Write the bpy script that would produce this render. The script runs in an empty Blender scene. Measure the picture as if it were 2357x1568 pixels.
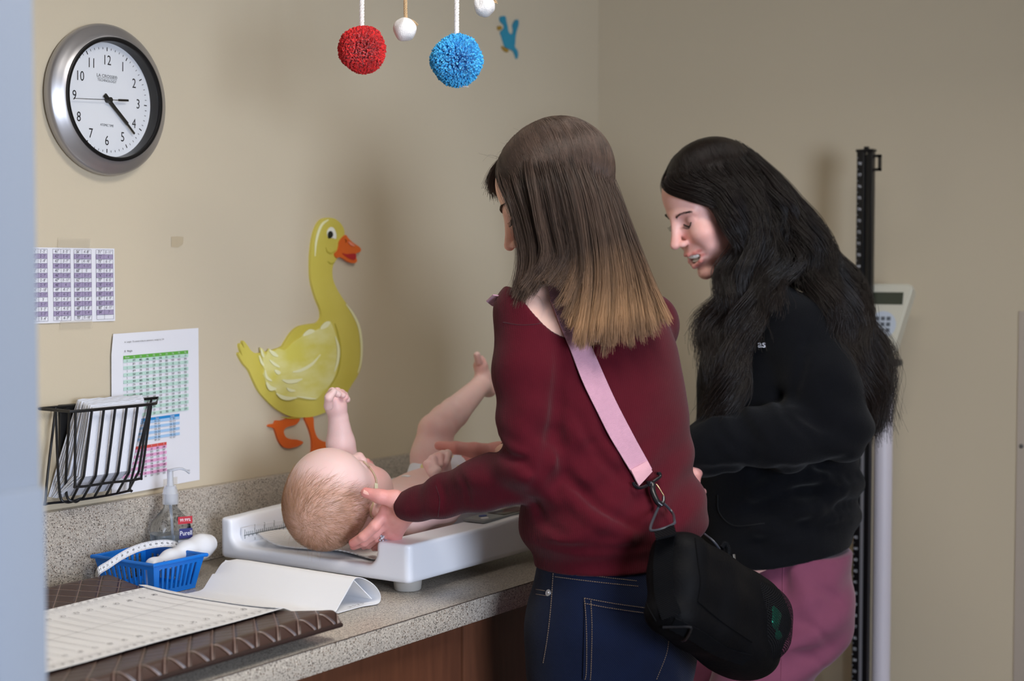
import bpy, bmesh, math, random
import numpy as np
from mathutils import Vector, Matrix
random.seed(7); rng = np.random.default_rng(7)
scene = bpy.context.scene
COL = scene.collection

# ---------------------------------------------------------------- camera
W, H, F = 2357.0, 1568.0, 3500.0
ALPHA, PITCH = math.radians(34.093), math.radians(2.601)
CAM = np.array([-3.425, -2.047, 1.433])
FWD = np.array([math.cos(ALPHA)*math.cos(PITCH), math.sin(ALPHA)*math.cos(PITCH), -math.sin(PITCH)])
RGT = np.array([math.sin(ALPHA), -math.cos(ALPHA), 0.0])
UPV = np.cross(RGT, FWD)
cd = bpy.data.cameras.new('camera'); cam = bpy.data.objects.new('camera', cd); COL.objects.link(cam)
cd.sensor_width = 36.0; cd.lens = F*36.0/W; cd.clip_start = 0.05
cd.dof.use_dof = True; cd.dof.focus_distance = 2.48; cd.dof.aperture_fstop = 3.2
cam.matrix_world = Matrix(((RGT[0], UPV[0], -FWD[0], CAM[0]), (RGT[1], UPV[1], -FWD[1], CAM[1]),
                           (RGT[2], UPV[2], -FWD[2], CAM[2]), (0, 0, 0, 1)))
scene.camera = cam

# ---------------------------------------------------------------- world, lights, exposure
scene.view_settings.view_transform = 'Standard'; scene.view_settings.look = 'None'
scene.view_settings.gamma = 1.0; scene.view_settings.use_curve_mapping = False
scene.view_settings.exposure = 0.0
world = bpy.data.worlds.new('world'); scene.world = world; world.use_nodes = True
bg = world.node_tree.nodes['Background']; bg.inputs[0].default_value = (0.62, 0.74, 1.0, 1); bg.inputs[1].default_value = 0.19
def area(name, loc, aim, sx, sy, power, color):
    l = bpy.data.lights.new(name, 'AREA'); l.shape = 'RECTANGLE'; l.size = sx; l.size_y = sy
    l.energy = power; l.color = color
    o = bpy.data.objects.new(name, l); COL.objects.link(o); o.location = loc
    o.rotation_euler = (Vector(aim)-Vector(loc)).to_track_quat('-Z', 'Y').to_euler()
    return o
# daylight of the corridor window, beyond the wide opening the camera stands in
area('corridor_daylight', (-3.7, -4.6, 1.45), (-1.3, -0.52, 1.1), 1.3, 1.3, 160, (0.75, 0.84, 1.0))
LAMPS = [((-1.85, -1.6, 2.58), 0.60, 1.20, 14.5, (1.0, 0.95, 0.88)), ((-0.95, -0.85, 2.58), 0.60, 0.60, 2.2, (1.0, 0.97, 0.93))]
# ---------------------------------------------------------------- helpers
def lin(c):
    return tuple((v/255.0/12.92 if v <= 10.3 else ((v/255.0+0.055)/1.055)**2.4) for v in c)
def tag(o, label=None, cat=None, group=None, kind=None):
    if label: o['label'] = label
    if cat: o['category'] = cat
    if group: o['group'] = group
    if kind: o['kind'] = kind
    return o
def thing(name, loc, label, cat, group=None, rz=0.0):
    o = bpy.data.objects.new(name, None); COL.objects.link(o); o.location = loc; o.rotation_euler = (0, 0, rz)
    o.empty_display_size = 0.05
    return tag(o, label, cat, group)
def link(o, parent=None):
    COL.objects.link(o)
    if parent is not None:
        o.parent = parent
        bpy.context.view_layer.update()
        o.matrix_parent_inverse = parent.matrix_world.inverted()
    return o

MATS = {}
def mat(name, col, rough=0.5, metal=0.0, noise=0.0, nscale=40.0, bump=0.0, bscale=200.0, spec=0.5, sheen=0.0, sss=0.0, trans=0.0, ior=1.45, coat=0.0, alpha=1.0):
    if name in MATS: return MATS[name]
    m = bpy.data.materials.new(name); m.use_nodes = True; nt = m.node_tree; b = nt.nodes['Principled BSDF']
    c = lin(col); b.inputs['Base Color'].default_value = (*c, 1); b.inputs['Roughness'].default_value = rough
    b.inputs['Metallic'].default_value = metal; b.inputs['Specular IOR Level'].default_value = spec
    b.inputs['IOR'].default_value = ior; b.inputs['Transmission Weight'].default_value = trans
    b.inputs['Coat Weight'].default_value = coat; b.inputs['Alpha'].default_value = alpha
    if sheen: b.inputs['Sheen Weight'].default_value = sheen
    if sss:
        b.inputs['Subsurface Weight'].default_value = sss; b.inputs['Subsurface Radius'].default_value = (0.012, 0.005, 0.003); b.inputs['Subsurface Scale'].default_value = 1.0
    tc = nt.nodes.new('ShaderNodeTexCoord')
    if noise:
        n = nt.nodes.new('ShaderNodeTexNoise'); n.inputs['Scale'].default_value = nscale; n.inputs['Detail'].default_value = 4
        nt.links.new(tc.outputs['Object'], n.inputs['Vector'])
        mx = nt.nodes.new('ShaderNodeMix'); mx.data_type = 'RGBA'
        mx.inputs['A'].default_value = (*[v*(1-noise) for v in c], 1); mx.inputs['B'].default_value = (*[min(1, v*(1+noise)) for v in c], 1)
        nt.links.new(n.outputs['Fac'], mx.inputs['Factor']); nt.links.new(mx.outputs['Result'], b.inputs['Base Color'])
    if bump:
        n2 = nt.nodes.new('ShaderNodeTexNoise'); n2.inputs['Scale'].default_value = bscale; n2.inputs['Detail'].default_value = 5
        nt.links.new(tc.outputs['Object'], n2.inputs['Vector'])
        bp = nt.nodes.new('ShaderNodeBump'); bp.inputs['Strength'].default_value = bump; bp.inputs['Distance'].default_value = 0.002
        nt.links.new(n2.outputs['Fac'], bp.inputs['Height']); nt.links.new(bp.outputs['Normal'], b.inputs['Normal'])
    MATS[name] = m
    return m
def bsdf(m): return m.node_tree.nodes['Principled BSDF']

class MB:
    """collects shapes, builds ONE mesh object"""
    def __init__(s): s.v = []; s.f = []; s.mi = []; s.sm = []
    def add(s, vs, fs, mi=0, smooth=False):
        o = len(s.v); s.v.extend([tuple(map(float, p)) for p in vs]); s.f.extend([tuple(int(i)+o for i in f) for f in fs])
        s.mi.extend([mi]*len(fs)); s.sm.extend([smooth]*len(fs))
    def addbm(s, bm, mi=0, smooth=False, M=None):
        bm.verts.ensure_lookup_table(); bm.verts.index_update()
        vs = [(M @ v.co) if M is not None else v.co.copy() for v in bm.verts]
        s.add(vs, [[v.index for v in f.verts] for f in bm.faces], mi, smooth); bm.free()
    def box(s, lo, hi, bev=0.0, mi=0, seg=2, M=None):
        bm = bmesh.new(); bmesh.ops.create_cube(bm, size=1)
        for v in bm.verts: v.co = Vector([lo[i]+(v.co[i]+0.5)*(hi[i]-lo[i]) for i in range(3)])
        if bev: bmesh.ops.bevel(bm, geom=bm.edges[:], offset=bev, segments=seg, profile=0.5, affect='EDGES')
        s.addbm(bm, mi, bool(bev), M)
    def tube(s, pts, r, n=8, mi=0, closed=False, caps=True, flat=None):
        P = [Vector(p) for p in pts]; N = len(P); rr = r if hasattr(r, '__len__') else [r]*N
        vs = []; fs = []; ref = None
        for i in range(N):
            if closed: t = P[(i+1) % N]-P[i-1]
            else: t = P[min(i+1, N-1)]-P[max(i-1, 0)]
            t.normalize()
            if ref is None:
                ref = Vector((0, 0, 1)) if abs(t.z) < 0.9 else Vector((1, 0, 0))
            a = (ref-t*ref.dot(t)).normalized(); ref = a; b = t.cross(a)
            for k in range(n):
                an = 2*math.pi*k/n
                vs.append(P[i]+a*(math.cos(an)*rr[i]*(flat or 1))+b*(math.sin(an)*rr[i]))
        M_ = N if closed else N-1
        for i in range(M_):
            for k in range(n):
                j = (i+1) % N
                fs.append((i*n+k, i*n+(k+1) % n, j*n+(k+1) % n, j*n+k))
        if caps and not closed:
            fs.append(tuple(range(n))[::-1]); fs.append(tuple((N-1)*n+k for k in range(n)))
        s.add(vs, fs, mi, True)
    def lathe(s, prof, n=48, mi=0, M=None, cap=False):
        vs = []; fs = []
        for r, z in prof:
            for k in range(n):
                a = 2*math.pi*k/n; p = Vector((r*math.cos(a), r*math.sin(a), z)); vs.append(M @ p if M is not None else p)
        for i in range(len(prof)-1):
            for k in range(n): fs.append((i*n+k, i*n+(k+1) % n, (i+1)*n+(k+1) % n, (i+1)*n+k))
        if cap: fs.append(tuple(range(n))[::-1]); fs.append(tuple((len(prof)-1)*n+k for k in range(n)))
        s.add(vs, fs, mi, True)
    def prism(s, poly, axis, a, b, mi=0):
        """polygon in the two other axes, extruded along axis from a to b"""
        n = len(poly); o = [i for i in range(3) if i != axis]; vs = []
        for h in (a, b):
            for p in poly:
                q = [0, 0, 0]; q[axis] = h; q[o[0]] = p[0]; q[o[1]] = p[1]; vs.append(q)
        fs = [tuple(range(n)), tuple(range(2*n-1, n-1, -1))]+[(i, i+n, (i+1) % n+n, (i+1) % n) for i in range(n)]
        s.add(vs, fs, mi)
    def sheet(s, rows, mi=0, thick=0.0, smooth=True):
        """rows x cols grid of points, optionally given thickness along normals"""
        R = len(rows); C = len(rows[0]); A = np.array(rows, float)
        def faces(off, flip):
            out = []
            for i in range(R-1):
                for j in range(C-1):
                    q = (off+i*C+j, off+i*C+j+1, off+(i+1)*C+j+1, off+(i+1)*C+j); out.append(q[::-1] if flip else q)
            return out
        vs = A.reshape(-1, 3)
        if not thick: s.add(vs, faces(0, False), mi, smooth); return
        du = np.gradient(A, axis=0); dv = np.gradient(A, axis=1); nn = np.cross(du, dv); nn /= np.linalg.norm(nn, axis=2, keepdims=True)+1e-12
        B = (A+nn*thick).reshape(-1, 3); fs = faces(0, False)+faces(R*C, True); o = R*C
        edge = [(0, j) for j in range(C)]+[(i, C-1) for i in range(1, R)]+[(R-1, j) for j in range(C-2, -1, -1)]+[(i, 0) for i in range(R-2, 0, -1)]
        idx = [i*C+j for i, j in edge]
        for k in range(len(idx)):
            a, b = idx[k], idx[(k+1) % len(idx)]; fs.append((a, a+o, b+o, b))
        s.add(np.vstack([vs, B]), fs, mi, smooth)
    def text(s, txt, size, M, mi=0, align='CENTER', sx=1.0, ext=0.0):
        c = bpy.data.curves.new('t', 'FONT'); c.body = txt; c.size = size; c.align_x = align; c.align_y = 'CENTER'; c.extrude = ext; c.resolution_u = 3
        o = bpy.data.objects.new('t', c); me = o.to_mesh()
        vs = [M @ Vector((v.co.x*sx, v.co.y, v.co.z)) for v in me.vertices]; fs = [tuple(p.vertices) for p in me.polygons]
        if vs: s.add(vs, fs, mi)
        o.to_mesh_clear(); bpy.data.objects.remove(o); bpy.data.curves.remove(c)
    def build(s, name, m, parent=None, label=None):
        me = bpy.data.meshes.new(name); me.from_pydata(s.v, [], s.f)
        for x in (m if isinstance(m, (list, tuple)) else [m]): me.materials.append(x)
        me.polygons.foreach_set('material_index', s.mi); me.polygons.foreach_set('use_smooth', s.sm)
        me.update(); me.validate()
        try: me.set_sharp_from_angle(angle=math.radians(42))
        except Exception: pass
        o = bpy.data.objects.new(name, me); link(o, parent)
        if label: o['label'] = label
        return o
def R3(ax, deg): return Matrix.Rotation(math.radians(deg), 4, ax)
def T3(x, y, z): return Matrix.Translation((x, y, z))
def smooth_path(pts, n=8, closed=False):
    P = np.array(pts, float); out = []; N = len(P); rngi = range(N if closed else N-1)
    for i in rngi:
        p0 = P[(i-1) % N] if (closed or i > 0) else 2*P[0]-P[1]; p1 = P[i]; p2 = P[(i+1) % N]
        p3 = P[(i+2) % N] if (closed or i+2 < N) else 2*P[-1]-P[-2]
        for k in range(n):
            t = k/n; out.append(0.5*((2*p1)+(-p0+p2)*t+(2*p0-5*p1+4*p2-p3)*t*t+(-p0+3*p1-3*p2+p3)*t**3))
    if not closed: out.append(P[-1])
    return np.array(out)
# a point of the place seen along the ray of picture point (px, py): on wall plane y, on plane x, on level z, or at depth d
def _ray(px, py): return FWD*F+RGT*(px-W/2)-UPV*(py-H/2)
def on_y(px, py, y): d = _ray(px, py); return CAM+d*(y-CAM[1])/d[1]
def on_x(px, py, x): d = _ray(px, py); return CAM+d*(x-CAM[0])/d[0]
def on_z(px, py, z): d = _ray(px, py); return CAM+d*(z-CAM[2])/d[2]
def at(px, py, dep): return CAM+_ray(px, py)*dep/F
# ---------------------------------------------------------------- setting
HC = 0.90                                     # counter height
wall_m = mat('painted_wall', (200, 187, 163), 0.75, bump=0.15, bscale=350, noise=0.03, nscale=2)
floor_m = mat('floor_vinyl', (120, 108, 94), 0.45, noise=0.08, nscale=30)
ceil_m = mat('ceiling_tile', (225, 220, 208), 0.9, bump=0.3, bscale=120)
trim_m = mat('door_trim_paint', (142, 150, 163), 0.6)
def struct(name, lo, hi, m, bev=0.0):
    b = MB(); b.box(lo, hi, bev); o = b.build(name, m); o['kind'] = 'structure'; return o
struct('wall_back', (-2.66, 0.0, 0), (0.12, 0.12, 2.6), wall_m)
struct('wall_right', (0.0, -3.3, 0), (0.12, 0.0, 2.6), wall_m)
struct('wall_front', (-2.2, -3.42, 0), (0.12, -3.3, 2.6), wall_m)
struct('floor', (-9.0, -5.0, -0.1), (0.12, 0.12, 0.0), floor_m)
struct('ceiling', (-2.66, -3.42, 2.6), (0.12, 0.12, 2.7), ceil_m)
# wall with the doorway the camera looks through
b = MB(); b.box((-2.66, -0.93, 0), (-2.56, 0.0, 2.6)); b.box((-2.66, -3.42, 2.12), (-2.56, -0.93, 2.6))
o = b.build('wall_left', wall_m); o['kind'] = 'structure'
b = MB()
b.box((-2.695, -0.933, 0), (-2.535, -0.82, 2.18), 0.004)              # jamb and casing
b.box((-2.59, -0.939, 0.0), (-2.535, -0.932, 1.24), 0.003)            # latch-side wear strip
o = b.build('trim_1', trim_m); o['kind'] = 'structure'
b = MB(); b.box((-2.695, -3.42, 2.10), (-2.535, -0.90, 2.18), 0.004)
o = b.build('trim_2', trim_m); o['kind'] = 'structure'
# vinyl wall guard at the right edge
panel_m = mat('wall_guard_vinyl', (188, 176, 164), 0.5)
g = thing('wall_guard', (0, -1.5, 0.7), 'beige vinyl wall guard panel at the right edge of the picture', 'wall panel')
b = MB(); b.box((-0.004, -2.2, 0.12), (0.0, -1.088, 1.345), 0.001); b.build('panel', panel_m, g)
b = MB(); b.lathe([(0.0, 0.003), (0.004, 0.002), (0.005, 0)], 16, M=T3(-0.004, -1.098, 1.045) @ R3('Y', -90)); b.build('screw', mat('screw_steel', (120, 118, 118), 0.4, 0.8), g)
b = MB(); b.box((-0.85, -0.012, 0), (0, 0, 0.10), 0.002); b.box((-0.012, -3.3, 0), (0, -0.012, 0.10), 0.002)
o = b.build('baseboard_back', mat('base_vinyl', (88, 74, 62), 0.5)); o['kind'] = 'structure'
# ceiling lamps; deep skirts added to keep light off right and upper walls
em = bpy.data.materials.new('lamp_diffuser'); em.use_nodes = True
for i, (p, sx, sy, pw, c) in enumerate(LAMPS):
    e = em if i == 0 else em.copy(); eb = e.node_tree.nodes['Principled BSDF']
    eb.inputs['Base Color'].default_value = (0.9, 0.9, 0.9, 1); eb.inputs['Emission Color'].default_value = (*c, 1); eb.inputs['Emission Strength'].default_value = pw
    t = thing('ceiling_light', p, ['deep box ceiling light by the doorway', 'small square box ceiling light over the end of the counter'][i], 'ceiling light')
    b = MB(); b.box((p[0]-sx/2, p[1]-sy/2, 2.585), (p[0]+sx/2, p[1]+sy/2, 2.592)); b.build('diffuser', e, t)
    b = MB()
    for s in (-1, 1):
        b.box((p[0]+s*(sx/2+.008)-0.008, p[1]-sy/2-0.016, 2.39), (p[0]+s*(sx/2+.008)+0.008, p[1]+sy/2+0.016, 2.6)); b.box((p[0]-sx/2, p[1]+s*(sy/2+.008)-0.008, 2.39), (p[0]+sx/2, p[1]+s*(sy/2+.008)+0.008, 2.6))
    b.build('frame', mat('lamp_frame', (120, 120, 118), 0.5), t)

# ---------------------------------------------------------------- counter
def speckle(name, base, dark, light, sc=1.0):
    m = bpy.data.materials.new(name); m.use_nodes = True; nt = m.node_tree; bs = nt.nodes['Principled BSDF']; bs.inputs['Roughness'].default_value = 0.30
    tc = nt.nodes.new('ShaderNodeTexCoord'); prev = None
    c0 = nt.nodes.new('ShaderNodeTexNoise'); c0.inputs['Scale'].default_value = 160*sc; c0.inputs['Detail'].default_value = 6; nt.links.new(tc.outputs['Object'], c0.inputs['Vector'])
    mx = nt.nodes.new('ShaderNodeMix'); mx.data_type = 'RGBA'; nt.links.new(c0.outputs['Fac'], mx.inputs['Factor'])
    mx.inputs['A'].default_value = (*[v*0.72 for v in lin(base)], 1); mx.inputs['B'].default_value = (*[v*1.22 for v in lin(base)], 1); prev = mx.outputs['Result']
    for k, (col, scale, th) in enumerate([(dark, 250, 0.24), (light, 230, 0.20), ((112, 84, 62), 210, 0.18), (dark, 520, 0.28)]):
        v = nt.nodes.new('ShaderNodeTexVoronoi'); v.inputs['Scale'].default_value = scale*sc
        mp = nt.nodes.new('ShaderNodeMapping'); mp.inputs['Location'].default_value = (k*3.1, k*1.7, k*2.3); mp.inputs['Scale'].default_value = (1, 1, 1)
        nt.links.new(tc.outputs['Object'], mp.inputs['Vector']); nt.links.new(mp.outputs['Vector'], v.inputs['Vector'])
        cr = nt.nodes.new('ShaderNodeValToRGB'); cr.color_ramp.elements[0].position = th*0.8; cr.color_ramp.elements[1].position = th*1.6
        cr.color_ramp.elements[0].color = (1, 1, 1, 1); cr.color_ramp.elements[1].color = (0, 0, 0, 1)
        # only some cells carry a speck
        sp = nt.nodes.new('ShaderNodeSeparateColor'); nt.links.new(v.outputs['Color'], sp.inputs[0])
        gt = nt.nodes.new('ShaderNodeMath'); gt.operation = 'GREATER_THAN'; gt.inputs[1].default_value = 0.35; nt.links.new(sp.outputs[0], gt.inputs[0])
        mu = nt.nodes.new('ShaderNodeMath'); mu.operation = 'MULTIPLY'
        nt.links.new(v.outputs['Distance'], cr.inputs['Fac']); nt.links.new(cr.outputs['Color'], mu.inputs[0]); nt.links.new(gt.outputs[0], mu.inputs[1])
        m2 = nt.nodes.new('ShaderNodeMix'); m2.data_type = 'RGBA'; m2.inputs['B'].default_value = (*lin(col), 1)
        nt.links.new(prev, m2.inputs['A']); nt.links.new(mu.outputs[0], m2.inputs['Factor']); prev = m2.outputs['Result']
    nt.links.new(prev, bs.inputs['Base Color']); return m
lam = speckle('speckled_laminate', (184, 175, 163), (78, 72, 66), (222, 214, 200))
CE = -0.812                                   # right end of the counter
t = thing('countertop', (-1.6, -0.3, HC), 'grey speckled laminate countertop holding the baby scale and the brown mat', 'countertop')
b = MB(); b.box((-2.56, -0.62, HC-0.039), (CE, -0.001, HC-0.0006), 0.0015); b.build('worktop', lam, t)
b = MB(); b.box((-2.56, -0.02, HC), (CE, -0.0005, HC+0.136), 0.0015); tag(b.build('backsplash', lam), 'low grey speckled backsplash strip along the back wall behind the counter', 'backsplash')
seam = mat('laminate_seam', (70, 55, 48), 0.6)
b = MB(); b.box((-2.56, -0.6206, HC-0.0014), (CE, -0.6198, HC-0.0003)); b.build('edge_line', seam, t)
wood = bpy.data.materials.new('dark_cabinet_wood'); wood.use_nodes = True; nt = wood.node_tree; bs = nt.nodes['Principled BSDF']; bs.inputs['Roughness'].default_value = 0.42
tc = nt.nodes.new('ShaderNodeTexCoord'); mp = nt.nodes.new('ShaderNodeMapping'); mp.inputs['Scale'].default_value = (14, 14, 1.6); n = nt.nodes.new('ShaderNodeTexNoise'); n.inputs['Scale'].default_value = 6; n.inputs['Detail'].default_value = 7
nt.links.new(tc.outputs['Object'], mp.inputs['Vector']); nt.links.new(mp.outputs['Vector'], n.inputs['Vector'])
cr = nt.nodes.new('ShaderNodeValToRGB'); cr.color_ramp.elements[0].color = (*lin((72, 42, 28)), 1); cr.color_ramp.elements[1].color = (*lin((108, 66, 45)), 1); nt.links.new(n.outputs['Fac'], cr.inputs['Fac']); nt.links.new(cr.outputs['Color'], bs.inputs['Base Color'])
for (x0, x1, lab) in ((-2.54, -1.998, 'dark wood base cabinet at the far left under the counter'), (-1.994, -1.427, 'dark wood base cabinet under the baby scale, left of the seam'), (-1.423, CE-0.01, 'dark wood base cabinet beside the jeans of the woman in the red sweater')):
    t = thing('base_cabinet', ((x0+x1)/2, -0.3, 0), lab, 'cabinet', 'base cabinets under the counter')
    b = MB(); b.box((x0, -0.575, 0.10), (x1, -0.005, HC-0.0395)); b.box((x0, -0.52, 0), (x1, -0.02, 0.10)); b.build('carcass', wood, t)
    b = MB(); b.box((x0+0.0015, -0.595, 0.11), (x1-0.0015, -0.5755, HC-0.042), 0.0015); d = b.build('door', wood, t)
    b = MB(); xx = x1-0.05 if x0 < -1.5 else x0+0.5
    b.tube(smooth_path([(xx, -0.595, 0.52), (xx, -0.622, 0.525), (xx, -0.622, 0.61), (xx, -0.595, 0.615)], 5), 0.004, 8); h = b.build('handle', mat('pull_steel', (150, 148, 145), 0.35, 0.9), d)

# ---------------------------------------------------------------- wall clock
ck = thing('wall_clock', (-1.622, 0, 1.729), 'round silver wall clock with white dial and black inner ring high on the back wall', 'clock')
CY0 = -0.036
ctr = on_y(256.5, 229.5, -0.024); CXk, CZk = ctr[0], ctr[2]
MC = T3(CXk, 0, CZk) @ R3('X', 90) @ R3('Z', -1.0)     # local x right, y up, z towards the room
silver = mat('brushed_silver_plastic', (168, 166, 168), 0.34, 0.75)
blackp = mat('black_plastic', (14, 14, 16), 0.35)
b = MB(); b.lathe([(0.09, 0.0005), (0.122, 0.0005), (0.127, 0.006), (0.1285, 0.014), (0.1275, 0.019), (0.124, 0.0225), (0.118, 0.026), (0.112, 0.0300), (0.1065, 0.0335), (0.1045, 0.0340)], 96, M=MC); b.build('bezel', silver, ck)
b = MB(); b.lathe([(0.1048, 0.0335), (0.1045, 0.0362), (0.102, 0.0372), (0.0985, 0.036), (0.0975, 0.0335), (0.0975, 0.012)], 96, M=MC); b.build('inner_ring', blackp, ck)
b = MB(); b.lathe([(0.0, 0.0125), (0.098, 0.0125)], 96, M=MC); dial = b.build('dial', mat('dial_white', (226, 228, 232), 0.5), ck)
ink = mat('black_ink', (18, 18, 20), 0.6); b = MB()
for k in range(60):
    a = math.radians(6*k); r0, r1, w = (0.083, 0.0895, 0.0009) if k % 5 == 0 else (0.0855, 0.089, 0.0005)
    M2 = MC @ R3('Z', -6*k)
    b.add([M2 @ Vector(p) for p in ((-w, r0, 0.0129), (w, r0, 0.0129), (w, r1, 0.0129), (-w, r1, 0.0129))], [(0, 1, 2, 3)])
for hnum in range(1, 13):
    a = math.radians(90-30*hnum); rr = 0.0695 if hnum not in (10, 11, 12) else 0.067
    b.text(str(hnum), 0.0235, MC @ T3(rr*math.cos(a), rr*math.sin(a), 0.0129), sx=0.80)
b.text('LA CROSSE\u00ae', 0.0075, MC @ T3(0, 0.040, 0.0129), sx=1.05); b.text('TECHNOLOGY', 0.0062, MC @ T3(0, 0.0325, 0.0129), sx=0.98); b.text('ATOMIC TIME', 0.0058, MC @ T3(0, -0.043, 0.0129), sx=0.8)
b.add([MC @ Vector(p) for p in ((-0.022, 0.0362, 0.0129), (0.022, 0.0362, 0.0129), (0.022, 0.0366, 0.0129), (-0.022, 0.0366, 0.0129))], [(0, 1, 2, 3)])
b.build('numerals', ink, dial)
def hand(name, deg, l0, l1, w0, w1, z, m):
    b = MB(); M2 = MC @ R3('Z', -deg)
    b.add([M2 @ Vector(p) for p in ((-w0, -l0, z), (w0, -l0, z), (w1, l1, z), (-w1, l1, z), (-w0, -l0, z+0.0008), (w0, -l0, z+0.0008), (w1, l1, z+0.0008), (-w1, l1, z+0.0008))], [(3, 2, 1, 0), (4, 5, 6, 7), (0, 1, 5, 4), (1, 2, 6, 5), (2, 3, 7, 6), (3, 0, 4, 7)])
    return b.build(name, m, ck)
hm = mat('hand_black', (28, 28, 24), 0.4)
hand('hour_hand', 131, 0.012, 0.056, 0.0035, 0.0030, 0.0165, hm); hand('minute_hand', 133, 0.012, 0.077, 0.0028, 0.0018, 0.0185, hm)
hand('second_hand', 265.5, 0.038, 0.078, 0.0006, 0.0004, 0.021, hm)
b = MB(); M2 = MC @ R3('Z', -265.5); b.box((-0.0018, -0.040, 0.0208), (0.0018, -0.018, 0.0222), M=M2); b.lathe([(0, 0.0235), (0.0045, 0.023), (0.005, 0.0125)], 20, M=MC); b.build('hand_hub', hm, ck)
gl = bpy.data.materials.new('clock_glass'); gl.use_nodes = True; nt = gl.node_tree
for nn in list(nt.nodes):
    if nn.type == 'BSDF_PRINCIPLED': nt.nodes.remove(nn)
tr = nt.nodes.new('ShaderNodeBsdfTransparent'); gs = nt.nodes.new('ShaderNodeBsdfGlossy'); gs.inputs['Roughness'].default_value = 0.05; fr = nt.nodes.new('ShaderNodeFresnel'); fr.inputs['IOR'].default_value = 1.3; ms = nt.nodes.new('ShaderNodeMixShader')
nt.links.new(fr.outputs[0], ms.inputs[0]); nt.links.new(tr.outputs[0], ms.inputs[1]); nt.links.new(gs.outputs[0], ms.inputs[2]); nt.links.new(ms.outputs[0], nt.nodes['Material Output'].inputs['Surface'])
b = MB(); b.lathe([(0.0, 0.0335), (0.0978, 0.0335)], 64, M=MC); b.build('glass', gl, ck)

# ---------------------------------------------------------------- conversion sheet taped to the wall
paper = mat('white_paper', (226, 226, 232), 0.6)
s1 = thing('height_table_sheet', (-1.72, 0, 1.41), 'white laminated sheet of inches and feet in lavender striped columns, taped left on the wall', 'chart')
X0, X1, Z0, Z1 = -1.812, -1.6305, 1.3475, 1.4725; YS = -0.0022
rows = [[(X0+(X1-X0)*i/8, YS-0.0006*math.sin(i*0.9), z) for i in range(9)] for z in (Z0, Z1)]
b = MB(); b.sheet(rows, thick=0.0006); b.build('sheet', paper, s1)
lav = mat('lavender_print', (158, 146, 176), 0.6); grid = mat('grid_ink', (70, 62, 92), 0.6)
cols = [(26, X0+0.004, X0+0.038), (41, X0+0.0495, X0+0.0855), (56, X0+0.0935, X0+0.130), (71, X0+0.1405, X0+0.1775)]
bl = MB(); bg_ = MB(); bt = MB(); rh = (Z1-Z0-0.006)/15; MW = lambda x, z, y: T3(x, y, z) @ R3('X', 90)
yb = YS-0.0012
for st, cx0, cx1 in cols:
    cm = cx0+(cx1-cx0)*0.46
    for r in range(15):
        zt = Z1-0.0025-r*rh; zb = zt-rh; nin = st+r
        if r % 2 == 1: bl.add([(cx0, yb, zb), (cx1, yb, zb), (cx1, yb, zt), (cx0, yb, zt)], [(0, 1, 2, 3)])
        bg_.add([(cx0, yb-0.0001, zt-0.0002), (cx1, yb-0.0001, zt-0.0002), (cx1, yb-0.0001, zt+0.0002), (cx0, yb-0.0001, zt+0.0002)], [(0, 1, 2, 3)])
        if nin <= 84:
            ft, inch = divmod(nin, 12); s_ = ("%d'" % ft) if inch == 0 else ("%d'- %d\"" % (ft, inch))
            bt.text('%d"' % nin, 0.0072, MW((cx0+cm)/2, (zt+zb)/2, yb-0.0002), sx=0.85); bt.text(s_, 0.0064, MW((cm+cx1)/2, (zt+zb)/2, yb-0.0002), sx=0.85)
    zb = Z1-0.0025-15*rh
    bg_.add([(cx0, yb-0.0001, zb-0.0002), (cx1, yb-0.0001, zb-0.0002), (cx1, yb-0.0001, zb+0.0002), (cx0, yb-0.0001, zb+0.0002)], [(0, 1, 2, 3)])
    for xx in (cx0, cm, cx1): bg_.add([(xx-0.0002, yb-0.0001, zb), (xx+0.0002, yb-0.0001, zb), (xx+0.0002, yb-0.0001, Z1-0.0025), (xx-0.0002, yb-0.0001, Z1-0.0025)], [(0, 1, 2, 3)])
bl.build('row_bands', lav, s1); bg_.build('grid_lines', grid, s1); bt.build('print', mat('dark_print', (48, 42, 60), 0.6), s1)
tape = mat('clear_tape', (214, 204, 184), 0.18, alpha=0.35)
for (x0, x1, z0, z1) in ((-1.752, -1.683, 1.4725, 1.489), (-1.75, -1.682, 1.3375, 1.350)):
    b = MB(); b.add([(x0, yb-0.0008, z0), (x1, yb-0.0008, z0), (x1, yb-0.0008, z1), (x0, yb-0.0008, z1)], [(0, 1, 2, 3)]); b.build('tape', tape, s1)
# scrap of old tape
sc_ = on_y(408, 557, 0); t = MB(); x, z = sc_[0], sc_[2]
t.sheet([[(x-0.015, -0.0010, z-0.009), (x, -0.0014, z-0.010), (x+0.013, -0.001, z-0.004)], [(x-0.015, -0.0010, z+0.009), (x, -0.0013, z+0.010), (x+0.015, -0.001, z+0.009)]], thick=0.0002)
tag(t.build('tape_scrap', mat('old_tape', (190, 174, 146), 0.3)), 'small scrap of old tape stuck on the bare wall between clock and duck', 'tape')

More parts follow.
